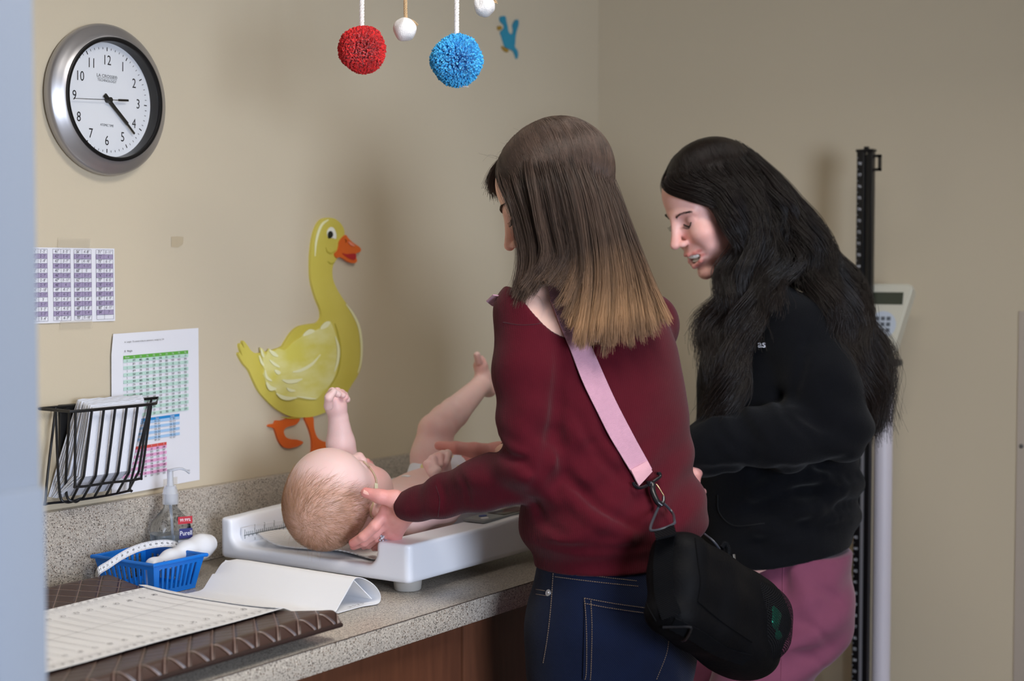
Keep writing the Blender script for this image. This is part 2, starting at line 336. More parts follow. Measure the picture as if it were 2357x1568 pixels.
# ---------------------------------------------------------------- conversion chart (letter page in a sleeve)
c1 = thing('conversion_chart', (-1.53, 0, 1.18), 'white conversion chart page with green, blue and red tables hanging above the backsplash', 'chart')
P00 = np.array([-1.643, 1.044]); UX = np.array([0.2105, 0.004]); UZ = np.array([0.0005, 0.281])
def cp(u, v, y=-0.003):
    bulge = 0.010*max(0, 0.35-u)*max(0, v)                 # left edge stands off the wall
    q = P00+UX*u+UZ*v; return (q[0], y-bulge-0.0022*math.sin(u*5), q[1])
b = MB(); b.sheet([[cp(u, v) for u in np.linspace(0.0 if v < 0.97 else 0.02, 1, 13)] for v in np.linspace(0, 1, 9)], thick=0.0009); b.build('page', paper, c1)
def patch(b, u0, u1, v0, v1, off, mi=0, n=4):
    b.sheet([[cp(u, v, -0.003-0.0012-off) for u in np.linspace(u0, u1, n)] for v in (v0, v1)], mi=mi)
def cptext(b, txt, u, v, size, mi=0, align='CENTER', sx=0.85):
    q = cp(u, v, -0.003-0.0019); b.text(txt, size, T3(*q) @ R3('Y', -1.1) @ R3('X', 90), mi=mi, align=align, sx=sx)
def table(name, u0, u1, v0, v1, nr, nc, head, band, hdrs, firstw=None, seed=1):
    rr = random.Random(seed); b = MB(); h = (v1-v0)/(nr+1)
    patch(b, u0, u1, v1-h, v1, 0.0001, 0)
    for r in range(nr):
        if r % 2 == 0: patch(b, u0, u1, v1-h*(r+2), v1-h*(r+1), 0.0001, 1)
        for c in range(nc):
            u = u0+(u1-u0)*(c+0.5)/nc
            cptext(b, (str(r) if c == 0 else str(rr.randint(28, 4900))) if nc > 4 else ('%d.%d - %d.%d' % (rr.randint(9, 20), rr.randint(0, 9), rr.randint(21, 40), rr.randint(0, 9))), u, v1-h*(r+1.5), 0.0048, 2, sx=0.7)
    for c in range(nc): cptext(b, hdrs[c % len(hdrs)], u0+(u1-u0)*(c+0.5)/nc, v1-h*0.5, 0.0045, 3, sx=0.7)
    return b.build(name, [mat(name+'_head', head, 0.6), mat(name+'_band', band, 0.6), ink, paper], c1)
table('green_table', 0.12, 0.87, 0.47, 0.86, 17, 10, (96, 168, 66), (186, 216, 204), ['Ounces']+['%d lb' % k for k in range(1, 10)], seed=3)
table('blue_table', 0.22, 0.76, 0.30, 0.455, 8, 3, (36, 132, 196), (160, 196, 230), ['Weight', 'Dose', 'Volume'], seed=4)
table('red_table', 0.10, 0.60, 0.08, 0.285, 10, 7, (206, 78, 70), (226, 164, 202), ['F', 'C'], seed=5)
b = MB(); cptext(b, 'A.  Length - To convert inches to centimeters, multiply by 2.54', 0.13, 0.945, 0.0042, align='LEFT'); cptext(b, 'B.  Weight', 0.13, 0.888, 0.0048, align='LEFT'); cptext(b, '9/15', 0.86, 0.075, 0.0045); b.build('print', ink, c1)
b = MB(); q = [cp(0.55, -0.02, -0.006), cp(0.72, -0.02, -0.006), cp(0.72, 0.05, -0.006), cp(0.55, 0.05, -0.006)]; b.add(q, [(0, 1, 2, 3)]); b.build('tape', tape, c1)

# ---------------------------------------------------------------- duck plaque on the wall
def wpoly(pts, y): return [on_y(px, py, 0.0)*np.array([1, 0, 1])+np.array([0, y, 0]) for px, py in pts]
def cutout(b, pts, y0, y1, mi=0, sm=6):
    P = [(p[0], p[2]) for p in wpoly(pts, 0)]
    P = [tuple(p) for p in smooth_path(P, sm, True)] if sm else P
    bm = bmesh.new(); vs = [bm.verts.new((x, y0, z)) for x, z in P]; f = bm.faces.new(vs); 
    r = bmesh.ops.extrude_face_region(bm, geom=[f]); 
    for v in [g for g in r['geom'] if isinstance(g, bmesh.types.BMVert)]: v.co.y = y1
    bmesh.ops.triangulate(bm, faces=[f for f in bm.faces if len(f.verts) > 4]); bmesh.ops.recalc_face_normals(bm, faces=bm.faces); b.addbm(bm, mi, False)
def painted(name, c0, c1, sc=8, streak=(1, 1, 1)):
    m = bpy.data.materials.new(name); m.use_nodes = True; nt = m.node_tree; bs = nt.nodes['Principled BSDF']; bs.inputs['Roughness'].default_value = 0.45
    tc = nt.nodes.new('ShaderNodeTexCoord'); mp = nt.nodes.new('ShaderNodeMapping'); mp.inputs['Scale'].default_value = streak; n = nt.nodes.new('ShaderNodeTexNoise'); n.inputs['Scale'].default_value = sc; n.inputs['Detail'].default_value = 3
    nt.links.new(tc.outputs['Object'], mp.inputs['Vector']); nt.links.new(mp.outputs['Vector'], n.inputs['Vector']); cr = nt.nodes.new('ShaderNodeValToRGB'); cr.color_ramp.elements[0].position = 0.35; cr.color_ramp.elements[1].position = 0.68
    cr.color_ramp.elements[0].color = (*lin(c0), 1); cr.color_ramp.elements[1].color = (*lin(c1), 1); nt.links.new(n.outputs['Fac'], cr.inputs['Fac']); nt.links.new(cr.outputs['Color'], bs.inputs['Base Color']); return m
yel = painted('duck_yellow', (204, 189, 78), (214, 200, 94)); wingm = painted('wing_yellow', (218, 208, 96), (230, 224, 156), 14, (1, 1, 2.2)); orange = painted('duck_orange', (214, 92, 26), (226, 108, 34))
wht = mat('duck_white', (236, 236, 224), 0.5); strk = mat('feather_stroke', (238, 236, 190), 0.5); shade_y = mat('cheek_stroke', (186, 172, 58), 0.5)
dk = thing('duck_plaque', (-1.1, 0, 1.2), 'yellow painted duck cutout with orange beak and feet on the back wall', 'wall decoration')
body = [(733,507),(748,501.5),(766,504),(781,517),(788,534),(784,556),(776,585),(769,598),(762,610),(760,625),(762,645),(772,668),(786,690),(801,711),(815,737),(824,765),(829,795),(829,820),(826,845),(818,865),(806,884),(795,903),(784,925),(765,938),(740,951),(715,959),(690,961),(665,959),(645,950),(627,938),(606,918),(590,898),(578,874),(568,852),(556,838),(548,825),(543.5,815),(547,811),(553,820),(546,797),(549,790),(557,802),(553,788),(556,784.5),(566,797),(574,808),(590,813),(640,800),(651,788),(664,768),(680,753),(700,747),(722,744),(731,738),(735,728),(733,712),(724,690),(716,665),(711,640),(710,610),(711,580),(715,550),(722,525)]
b = MB(); cutout(b, body, -0.006, 0.0, 0, 3); db = b.build('body', yel, dk)
wing = [(752,740),(758,748),(766,770),(773,797),(774,822),(769,850),(760,875),(745,895),(728,913),(718,919),(690,915),(665,918),(645,916),(633,909),(626,899),(612,895),(606,883),(603,870),(599,862),(602,850),(595,838),(588,822),(588,816),(600,838),(594,812),(592,800),(600,806),(606,818),(612,802),(622,810),(634,802),(648,806),(660,796),(672,785),(686,776),(696,766),(708,760),(722,760),(736,752)]
b = MB(); cutout(b, wing, -0.0078, -0.0055, 0, 2); wg = b.build('wing', wingm, dk)
b = MB()
def stroke(b, pts, w, y=-0.0088, mi=0):
    P = smooth_path(wpoly(pts, y), 6); n = len(P); ww = [w*(0.25+0.75*math.sin(math.pi*min(1, max(0, (i+0.5)/n)))) for i in range(n)]
    L = []; R = []
    for i in range(n):
        t = P[min(i+1, n-1)]-P[max(0, i-1)]; nrm = np.array([-t[2], 0, t[0]]); nrm /= np.linalg.norm(nrm)+1e-9
        L.append(P[i]+nrm*ww[i]); R.append(P[i]-nrm*ww[i])
    b.sheet([L, R], mi=mi, thick=0.0006)
for pts, w in [([(612,828),(624,838),(636,845)],0.0028),([(624,852),(632,857),(638,858)],0.004),([(666,856),(685,852),(710,838),(730,816)],0.0032),([(642,874),(655,878),(672,877),(688,872)],0.0038),([(605,880),(614,893),(628,895)],0.0045),([(628,905),(640,913),(655,917),(675,915)],0.0038),([(602,852),(606,868),(618,877)],0.003),([(589,818),(594,833),(600,842)],0.003),([(593,803),(596,815),(600,822)],0.003),([(652,893),(660,898),(672,899)],0.003),([(730,756),(742,748),(752,742)],0.006),([(690,772),(704,764),(716,762)],0.005),([(764,775),(771,800),(770,830),(762,855)],0.0042),([(612,806),(622,814),(632,820)],0.004),([(675,912),(700,916),(720,918)],0.002)]:
    stroke(b, pts, w)
b.build('feather_strokes', strk, wg)
b = MB(); stroke(b, [(750,506),(736,516),(727,534),(721,560),(719,590)], 0.0035, -0.0068); b.build('highlight_stroke', strk, db)
b = MB(); stroke(b, [(790,700),(806,722),(820,752),(826,790),(825,830),(818,858)], 0.0035, -0.0068); b.build('highlight_stroke', strk, db)
for so in ([(744,570),(748,580),(757,583),(766,577)], 0.0012), ([(749,602),(756,607),(765,604)], 0.0014), ([(765,745),(772,768),(777,795),(777,830),(770,862),(752,893)], 0.0022), ([(640,960),(660,962),(686,962)], 0.0012): b = MB(); stroke(b, so[0], so[1], -0.0068); b.build('outline_stroke', shade_y, db)
bk = MB(); cutout(bk, [(788,541),(795,549),(806,559),(818,567),(823.5,573),(822,580),(812,584),(813,593),(815,601),(809,606),(797,604),(785,596),(775,592),(768,594),(763,585),(770,577),(773,566),(775,555)], -0.0085, -0.002, 0, 3); beak = bk.build('beak', orange, dk)
b = MB(); cutout(b, [(780,583),(790,585),(800,584),(811,584.5),(812,594),(806,599),(795,595),(786,589)], -0.0092, -0.008, 0, 3); b.build('mouth', mat('mouth_red', (178, 36, 40), 0.5), beak)
b = MB(); stroke(b, [(786,551),(789,554),(787,559)], 0.0009, -0.0095); b.build('nostril', mat('nostril_brown', (140, 56, 16), 0.5), beak)
b = MB(); stroke(b, [(793,557),(800,562),(808,566)], 0.003, -0.0095); b.build('beak_shine', mat('beak_pink', (236, 142, 112), 0.5), beak)
b = MB(); cutout(b, [(747,534),(752,525),(758,523),(764,528),(768,540),(767,550),(760,548),(750,548)], -0.0072, -0.0055, 0, 3); eye = b.build('eye', wht, dk)
b = MB(); cutout(b, [(748,540),(751,533),(757,533),(760,540),(757,547),(750,549)], -0.008, -0.007, 0, 3); b.build('pupil', mat('pupil_black', (18, 22, 16), 0.4), eye)
b = MB(); cutout(b, [(665,960),(686,962),(680,975),(668,980),(655,984),(649,993),(654,1006),(666,1011),(680,1012),(694,1018),(684,1026),(672,1030),(660,1032),(648,1028),(638,1015),(632,998),(627,986),(614,982),(617,977),(628,975),(632,968),(645,968)], -0.005, 0.0, 0, 3); b.build('foot', orange, dk)
b = MB(); cutout(b, [(697,958),(716,958),(719,985),(726,1006),(740,1016),(758,1020),(760,1040),(748,1050),(738,1047),(728,1045),(718,1050),(713,1047),(715,1032),(714,1010),(708,988)], -0.005, 0.0, 0, 3); b.build('foot', orange, dk)

# bird cutout near the corner
bird = [(1149,40),(1155,37),(1161,39),(1163,50),(1166,62),(1168,74),(1176,80),(1180,70),(1178,58),(1184,47),(1190,46),(1191,57),(1187,70),(1184,84),(1183,100),(1182,108),(1188,116),(1190,126),(1187,136),(1184,128),(1180,119),(1172,114),(1162,110),(1157,98),(1153,84),(1150,74),(1158,66),(1158,58),(1150,50)]
bt_ = thing('bird_cutout', (-0.4, 0, 1.97), 'small blue bird cutout high on the back wall near the corner', 'wall decoration')
b = MB(); cutout(b, bird, -0.004, 0, 0, 2); b.build('bird_body', painted('bird_blue', (18, 122, 150), (30, 138, 168)), bt_)
ochre = mat('bird_ochre', (156, 122, 40), 0.5)
b = MB(); cutout(b, [(1143,62),(1150,60),(1153,66),(1146,70)], -0.004, 0, 0, 2); b.build('beak', ochre, bt_)
b = MB(); cutout(b, [(1153,106),(1160,110),(1168,114),(1166,121),(1156,115)], -0.003, 0, 0, 2); b.build('feet', ochre, bt_)
# ---------------------------------------------------------------- soft-shape modelling: distance fields meshed by surface nets
class SDF:
    def __init__(s, lo, hi, h):
        s.lo = np.array(lo, float); s.h = h; s.n = np.ceil((np.array(hi, float)-s.lo)/h).astype(int)+1
        s.g = np.full(tuple(s.n), 0.08, np.float32)
    def _sl(s, lo, hi, m):
        a = np.clip(np.floor((np.array(lo)-m-s.lo)/s.h).astype(int), 0, s.n); b = np.clip(np.ceil((np.array(hi)+m-s.lo)/s.h).astype(int)+1, 0, s.n)
        if np.any(b <= a): return None, None
        sl = tuple(slice(int(a[i]), int(b[i])) for i in range(3))
        ax = [(s.lo[i]+np.arange(a[i], b[i])*s.h).astype(np.float32) for i in range(3)]
        return sl, (ax[0][:, None, None], ax[1][None, :, None], ax[2][None, None, :])
    def _mix(s, sl, d, k, op):
        a = s.g[sl]
        if op == 'sub': a2, b2 = -a, d
        else: a2, b2 = a, d
        if k > 0:
            hh = np.clip(0.5+0.5*(b2-a2)/k, 0, 1); r = b2*(1-hh)+a2*hh-k*hh*(1-hh)
        else: r = np.minimum(a2, b2)
        s.g[sl] = -r if op == 'sub' else r
    def cone(s, a, b, ra, rb, k=0.01, op='add', wrap=None):
        a = np.array(a, float); b = np.array(b, float); R = max(ra, rb); m = k+0.03
        sl, X = s._sl(np.minimum(a, b)-R, np.maximum(a, b)+R, m)
        if sl is None: return s
        ba = b-a; l2 = float(ba@ba)+1e-12
        t = np.clip(((X[0]-a[0])*ba[0]+(X[1]-a[1])*ba[1]+(X[2]-a[2])*ba[2])/l2, 0, 1)
        d = np.sqrt((X[0]-a[0]-ba[0]*t)**2+(X[1]-a[1]-ba[1]*t)**2+(X[2]-a[2]-ba[2]*t)**2)-(ra+(rb-ra)*t)
        s._mix(sl, d.astype(np.float32), k, op); return s
    def chain(s, pts, rad, k=0.006, op='add'):
        for i in range(len(pts)-1): s.cone(pts[i], pts[i+1], rad[i], rad[i+1], k if i else k, op)
        return s
    def ell(s, c, r, k=0.01, op='add', M=None):
        c = np.array(c, float); r = np.array(r, float); R = r.max(); m = k+0.02
        sl, X = s._sl(c-R, c+R, m)
        if sl is None: return s
        q = [X[0]-c[0], X[1]-c[1], X[2]-c[2]]
        if M is not None: M = np.array(M); q = [q[0]*M[i, 0]+q[1]*M[i, 1]+q[2]*M[i, 2] for i in range(3)]
        k0 = np.sqrt((q[0]/r[0])**2+(q[1]/r[1])**2+(q[2]/r[2])**2); k1 = np.sqrt((q[0]/r[0]**2)**2+(q[1]/r[1]**2)**2+(q[2]/r[2]**2)**2)+1e-9
        s._mix(sl, (k0*(k0-1)/k1).astype(np.float32), k, op); return s
    def box(s, c, hs, rd=0.005, k=0.0, op='add', M=None):
        c = np.array(c, float); hs = np.array(hs, float); R = np.linalg.norm(hs) if M is not None else hs
        sl, X = s._sl(c-R, c+R, k+0.02)
        if sl is None: return s
        q = [X[0]-c[0], X[1]-c[1], X[2]-c[2]]
        if M is not None: M = np.array(M); q = [q[0]*M[i, 0]+q[1]*M[i, 1]+q[2]*M[i, 2] for i in range(3)]
        e = [np.abs(q[i])-(hs[i]-rd) for i in range(3)]
        d = np.sqrt(np.maximum(e[0], 0)**2+np.maximum(e[1], 0)**2+np.maximum(e[2], 0)**2)+np.minimum(np.maximum(np.maximum(e[0], e[1]), e[2]), 0)-rd
        s._mix(sl, d.astype(np.float32), k, op); return s
    def grid(s):
        return [(s.lo[i]+np.arange(s.n[i])*s.h).astype(np.float32).reshape([-1 if j == i else 1 for j in range(3)]) for i in range(3)]
    def half(s, p, n, k=0.004):
        """cut away the side of plane (p, n) that n points to"""
        n = np.array(n, float); n /= np.linalg.norm(n); X = s.grid(); d = sum((X[i]-p[i])*n[i] for i in range(3)).astype(np.float32)
        hh = np.clip(0.5-0.5*(d-s.g)/k, 0, 1); s.g = d*(1-hh)+s.g*hh+k*hh*(1-hh); return s
    def field(s, fn):
        X = s.grid(); s.g = s.g+fn(*X).astype(np.float32); return s
    def mesh(s):
        g = s.g; ins = g < 0; n = np.array(g.shape)
        c = np.zeros(tuple(n-1), np.int8)
        for dx in (0, 1):
            for dy in (0, 1):
                for dz in (0, 1): c += ins[dx:n[0]-1+dx, dy:n[1]-1+dy, dz:n[2]-1+dz]
        act = np.argwhere((c > 0) & (c < 8)); idm = np.full(tuple(n-1), -1, np.int32); idm[tuple(act.T)] = np.arange(len(act))
        acc = np.zeros((len(act), 3)); cnt = np.zeros(len(act))
        corners = [(i, j, k) for i in (0, 1) for j in (0, 1) for k in (0, 1)]
        vals = {q: g[act[:, 0]+q[0], act[:, 1]+q[1], act[:, 2]+q[2]] for q in corners}
        for q in corners:
            for ax in range(3):
                if q[ax] == 0:
                    p = list(q); p[ax] = 1; p = tuple(p); a, b = vals[q], vals[p]; cr = (a < 0) != (b < 0)
                    t = a[cr]/(a[cr]-b[cr]); pt = np.repeat(np.array(q, float)[None], cr.sum(), 0); pt[:, ax] += t; acc[cr] += pt; cnt[cr] += 1
        V = s.lo+(act+acc/cnt[:, None])*s.h
        faces = []
        for ax in range(3):
            b1, b2 = (ax+1) % 3, (ax+2) % 3
            s0 = [slice(None)]*3; s1 = [slice(None)]*3; s0[ax] = slice(0, -1); s1[ax] = slice(1, None)
            a = ins[tuple(s0)]; b = ins[tuple(s1)]
            for cond, flip in ((a & ~b, False), (~a & b, True)):
                e = np.argwhere(cond); e = e[(e[:, b1] > 0) & (e[:, b2] > 0) & (e[:, b1] < n[b1]-1) & (e[:, b2] < n[b2]-1)]
                def cell(o1, o2): q = e.copy(); q[:, b1] -= o1; q[:, b2] -= o2; return idm[q[:, 0], q[:, 1], q[:, 2]]
                f = np.stack([cell(1, 1), cell(0, 1), cell(0, 0), cell(1, 0)], 1); faces.append(f[:, ::-1] if flip else f)
        Fc = np.vstack(faces); Fc = Fc[(Fc >= 0).all(1)]
        return V, Fc
def relax(V, Fc, it=2, lam=0.5):
    E = np.vstack([Fc[:, [0, 1]], Fc[:, [1, 2]], Fc[:, [2, 3]], Fc[:, [3, 0]]]); E = np.vstack([E, E[:, ::-1]])
    cnt = np.bincount(E[:, 0], minlength=len(V))[:, None]+1e-9
    for _ in range(it):
        for l in (lam, -lam*1.04):
            S = np.stack([np.bincount(E[:, 0], weights=V[E[:, 1], i], minlength=len(V)) for i in range(3)], 1)/cnt; V = V+(S-V)*l
    return V
def soft_obj(name, parts, m, parent=None, colors=None, label=None, mi=None):
    """parts: list of (V, F); colours: per-vertex RGB of the surface's own colouring"""
    vs = []; fs = []; o = 0
    for V, Fc in parts: vs.append(V); fs.append(Fc+o); o += len(V)
    V = np.vstack(vs); Fc = np.vstack(fs); me = bpy.data.meshes.new(name)
    me.vertices.add(len(V)); me.vertices.foreach_set('co', V.astype(np.float32).ravel()); me.loops.add(Fc.size); me.polygons.add(len(Fc))
    me.loops.foreach_set('vertex_index', Fc.astype(np.int32).ravel()); me.polygons.foreach_set('loop_start', np.arange(0, Fc.size, 4, dtype=np.int32)); me.update(); me.validate()
    me.polygons.foreach_set('use_smooth', np.ones(len(me.polygons), bool))
    for x in (m if isinstance(m, (list, tuple)) else [m]): me.materials.append(x)
    if mi is not None: me.polygons.foreach_set('material_index', mi(V[Fc].mean(1)).astype(np.int32))
    if colors is not None:
        at_ = me.color_attributes.new('tint', 'FLOAT_COLOR', 'POINT'); at_.data.foreach_set('color', np.hstack([colors, np.ones((len(V), 1))]).astype(np.float32).ravel())
    o = bpy.data.objects.new(name, me); link(o, parent)
    if label: o['label'] = label
    return o
def hair_obj(name, strands, radii, m, parent=None, cols=None, full=0.40):
    """strands: list of Nx3 arrays; radii: root radius per strand (tapers)"""
    hc = bpy.data.hair_curves.new(name); sizes = [len(s) for s in strands]; hc.add_curves(sizes)
    P = np.vstack(strands).astype(np.float32); hc.attributes['position'].data.foreach_set('vector', P.ravel())
    r = np.concatenate([np.asarray(ri) if hasattr(ri, '__len__') else ri*np.linspace(1, 0.35, n)**0.7 for ri, n in zip(radii, sizes)]).astype(np.float32)
    ra = hc.attributes.get('radius') or hc.attributes.new('radius', 'FLOAT', 'POINT'); ra.data.foreach_set('value', r)
    if cols is not None:
        ca = hc.attributes.new('strand', 'FLOAT', 'POINT'); ca.data.foreach_set('value', np.concatenate([np.full(n, c) for c, n in zip(cols, sizes)]).astype(np.float32))
    al = hc.attributes.new('along', 'FLOAT', 'POINT'); al.data.foreach_set('value', np.concatenate([np.concatenate([[0], np.cumsum(np.linalg.norm(np.diff(s, axis=0), axis=1))]) for s in strands]).astype(np.float32)/full)
    hc.materials.append(m); o = bpy.data.objects.new(name, hc); return link(o, parent)
def rotm(x=0, y=0, z=0):
    return np.array((Matrix.Rotation(math.radians(z), 3, 'Z') @ Matrix.Rotation(math.radians(y), 3, 'Y') @ Matrix.Rotation(math.radians(x), 3, 'X')))
def unit(v): v = np.array(v, float); return v/np.linalg.norm(v)

# ---------------------------------------------------------------- wire rack with folded paper towels
rk = thing('wire_rack', (-1.66, 0, 1.06), 'black wire rack screwed to the wall, holding folded paper towels', 'wire rack')
blkw = mat('black_wire', (16, 16, 18), 0.4)
def tr_(x, y, sx=4.612, ox=50, oy=900): return (ox+x/sx, oy+y/sx)
b = MB(); wr = 0.0022
zr = 1.2085
bl_ = on_y(90, 928, -0.016); br_ = on_y(365, 926, -0.016); fl_ = on_y(192, 937, -0.105); fr_ = on_y(345, 929, -0.105)
rim = [(bl_[0], -0.016, zr), (fl_[0]-0.02, -0.098, zr), (fl_[0], -0.105, zr), (fr_[0], -0.105, zr), (fr_[0]+0.02, -0.098, zr), (br_[0], -0.016, zr)]
b.tube(rim, 0.0026, 8, closed=True); rk_rim = b.build('rim', blkw, rk)
tops = [745, 872, 993, 1115, 1232, 1352]; bend = [(660, 900), (785, 900), (905, 885), (1022, 870), (1140, 860), (1245, 850)]; bots = [(530, 1130), (650, 1115), (775, 1105), (900, 1090), (1015, 1080), (1130, 1060)]
for i in range(6):
    a = on_y(*tr_(tops[i], 150), -0.1045); c = on_y(*tr_(*bend[i]), -0.088); d = on_y(*tr_(*bots[i]), -0.03); a[2] = zr; d[2] = 1.053
    mids = [a, a*0.1+c*0.9, c*0.96+d*0.04, c*0.75+d*0.25, d]
    b = MB(); b.tube(smooth_path(mids, 5), wr, 8); b.build('front_wire', blkw, rk)
fb0 = on_y(*tr_(590, 1018), -0.088); fb1 = on_y(*tr_(1240, 935), -0.088)
b = MB(); b.tube(smooth_path([(fl_[0]-0.012, -0.100, zr), (fb0[0]-0.006, -0.090, fb0[2]+0.012), fb0, (fb0+fb1)/2, fb1, (fb1[0]+0.006, -0.090, fb1[2]+0.012), (fr_[0]+0.008, -0.100, zr)], 6), wr, 8); b.build('front_hoop', blkw, rk)
bb0 = on_y(*tr_(330, 1155), -0.03); bb1 = on_y(*tr_(1110, 1072), -0.03); bb0[2] = bb1[2] = 1.053
b = MB(); b.tube(smooth_path([(bl_[0]+0.03, -0.02, zr), (bb0[0]-0.012, -0.028, 1.068), bb0, bb1, (bb1[0]+0.012, -0.028, 1.068), (br_[0]-0.02, -0.02, zr)], 6), wr, 8); b.build('bottom_hoop', blkw, rk)
for fx, yy in ((0.35, -0.05), (0.72, -0.077)):
    xt = bl_[0]*(1-fx)+fl_[0]*fx
    b = MB(); b.tube(smooth_path([(xt, yy, zr), (bb0[0]+0.004+fx*0.02, -0.026-fx*0.02, 1.075), (bb0[0]+0.012+fx*0.03, -0.028-fx*0.02, 1.052), (bb0[0]+0.06, -0.03, 1.053)], 6), wr, 8); b.build('side_wire', blkw, rk)
b = MB(); q0 = on_y(133, 935, 0); q1 = on_y(167, 1062, 0); b.box((q0[0], -0.006, q1[2]), (q1[0]+0.005, 0.0, zr+0.002), 0.001); b.box((q0[0]+.004, -0.017, zr-.006), (q1[0], -0.004, zr+0.002), 0.001); br = b.build('bracket', blkw, rk)
b = MB(); q = on_y(153, 944, -0.006); b.lathe([(0.0, 0.004), (0.003, 0.0035), (0.0045, 0.001), (0.0045, 0)], 16, M=T3(q[0], -0.006, q[2]) @ R3('X', 90)); b.build('screw', mat('screw_steel', (120, 118, 118), 0.4, 0.8), br)
tow = bpy.data.materials.new('embossed_paper_towel'); tow.use_nodes = True; nt = tow.node_tree; bs = nt.nodes['Principled BSDF']; bs.inputs['Base Color'].default_value = (*lin((226, 228, 236)), 1); bs.inputs['Roughness'].default_value = 0.9
tc = nt.nodes.new('ShaderNodeTexCoord'); mp = nt.nodes.new('ShaderNodeMapping'); mp.inputs['Rotation'].default_value = (0, 0.785, 0); mp.inputs['Scale'].default_value = (190, 190, 190); ck_ = nt.nodes.new('ShaderNodeTexVoronoi'); ck_.inputs['Scale'].default_value = 1.0; ck_.inputs['Randomness'].default_value = 0.15; ck_.distance = 'CHEBYCHEV'
bp = nt.nodes.new('ShaderNodeBump'); bp.inputs['Strength'].default_value = 0.5; bp.inputs['Distance'].default_value = 0.0015
nt.links.new(tc.outputs['Object'], mp.inputs['Vector']); nt.links.new(mp.outputs['Vector'], ck_.inputs['Vector']); nt.links.new(ck_.outputs['Distance'], bp.inputs['Height']); nt.links.new(bp.outputs['Normal'], bs.inputs['Normal'])
tw = [on_y(*tr_(742, 150), -0.092), on_y(*tr_(1312, 140), -0.092), on_y(*tr_(1068, 1035), -0.068), on_y(*tr_(560, 1105), -0.068)]; tb = [on_y(*tr_(592, 108), -0.030), on_y(*tr_(1285, 75), -0.030), on_y(*tr_(1000, 1050), -0.014), on_y(*tr_(325, 1112), -0.014)]
rr = random.Random(2); NT = 12
for i in range(NT):
    f = i/(NT-1)
    tl, tr2, brr, bll = [p.copy() for p in tw]
    tl, tr2, brr, bll = [p*(1-f)+q*f for p, q in zip((tl, tr2, brr, bll), tb)]; e1, e2 = rr.uniform(-0.0025, 0.0025), rr.uniform(-0.0025, 0.0025)
    for p in (tl, tr2): p[2] = 1.213+0.005*f+rr.uniform(-0.002, 0.002)
    for p in (bll, brr): p[2] = 1.0575+rr.uniform(0, 0.002)
    tl[0] += e1; bll[0] += e2
    rows = []
    for v in np.linspace(0, 1, 9):
        yf = -.025-.052*min(1, v/.25)-.014*v; yb_ = -.006-.022*v; yy = np.array([0, yf*(1-f)+yb_*f, 0])
        rows.append([np.array([1, 0, 1])*((bll*(1-v)+tl*v)*(1-u)+(brr*(1-v)+tr2*v)*u)+yy+np.array([0, 0.0006*math.sin(9*u+5*v), 0.0007*math.sin(31*u+i)*(1 if v > 0.99 else 0)]) for u in np.linspace(0, 1, 13)])
    b = MB(); b.sheet(rows, thick=0.0013)
    tag(b.build('paper_towel', tow), 'embossed white paper towel at the front of the stack in the wire rack' if i == 0 else 'white folded paper towel packed behind the front one in the black wire rack', 'paper towel', 'folded paper towels in the wire rack')

# ---------------------------------------------------------------- hand sanitizer
bx, by = -1.572, -0.072
sb = thing('sanitizer_bottle', (bx, by, HC), 'clear pump bottle of hand sanitizer against the speckled backsplash', 'bottle')
clear = mat('clear_plastic', (232, 240, 248), 0.06, trans=1.0, ior=1.22)
gelm = mat('sanitizer_gel', (214, 228, 242), 0.12, trans=0.90, ior=1.25, bump=0.6, bscale=130)
frost = mat('frosted_plastic', (226, 230, 238), 0.35, trans=0.55, ior=1.2)
def rsq(w, d, n=40, p=4.5): return [(w*abs(math.cos(a))**(2/p)*np.sign(math.cos(a)), d*abs(math.sin(a))**(2/p)*np.sign(math.sin(a))) for a in np.linspace(0, 2*math.pi, n, endpoint=False)]
def loft(b, secs, mi=0, cap=True):
    n = len(secs[0]); vs = [p for s_ in secs for p in s_]; fs = [(i*n+k, i*n+(k+1) % n, (i+1)*n+(k+1) % n, (i+1)*n+k) for i in range(len(secs)-1) for k in range(n)]
    if cap: fs += [tuple(range(n))[::-1], tuple((len(secs)-1)*n+k for k in range(n))]
    b.add(vs, fs, mi, True)
hb = on_y(390, 1200, by)[2]; hn = on_y(390, 1168, by)[2]; hcap0 = on_y(390, 1160, by)[2]; hcap1 = on_y(390, 1119, by)[2]; hst = on_y(390, 1080, by)[2]
rz = math.radians(-24)
def ring(w, d, z, p=4.5): return [(bx+x*math.cos(rz)-y*math.sin(rz), by+x*math.sin(rz)+y*math.cos(rz), z) for x, y in rsq(w, d, 40, p)]
b = MB(); loft(b, [ring(0.029, 0.023, HC), ring(0.033, 0.026, HC+0.005), ring(0.033, 0.026, hb-0.012), ring(0.031, 0.0245, hb-0.002), ring(0.024, 0.020, hb+0.009, 3), ring(0.012, 0.012, hn, 2), ring(0.0115, 0.0115, hcap0, 2)]); b.build('bottle_body', clear, sb)
b = MB(); loft(b, [ring(0.0275, 0.0215, HC+0.003), ring(0.0315, 0.0245, HC+0.007), ring(0.0315, 0.0245, hb-0.022), ring(0.0315, 0.0245, hb-0.0215)]); b.build('gel', gelm, sb)
b = MB(); b.lathe([(0.0, hcap1), (0.010, hcap1), (0.011, hcap1-0.004), (0.0125, hcap1-0.007), (0.0128, hcap1-0.012), (0.0138, hcap1-0.013), (0.0138, hcap0), (0.0, hcap0)], 40, M=T3(bx, by, 0)); b.build('collar', frost, sb)
b = MB(); b.lathe([(0.0, hst), (0.0052, hst-0.001), (0.0055, hcap1+0.008), (0.0065, hcap1)], 24, M=T3(bx, by, 0)); sp = on_y(432, 1092, by-0.008)
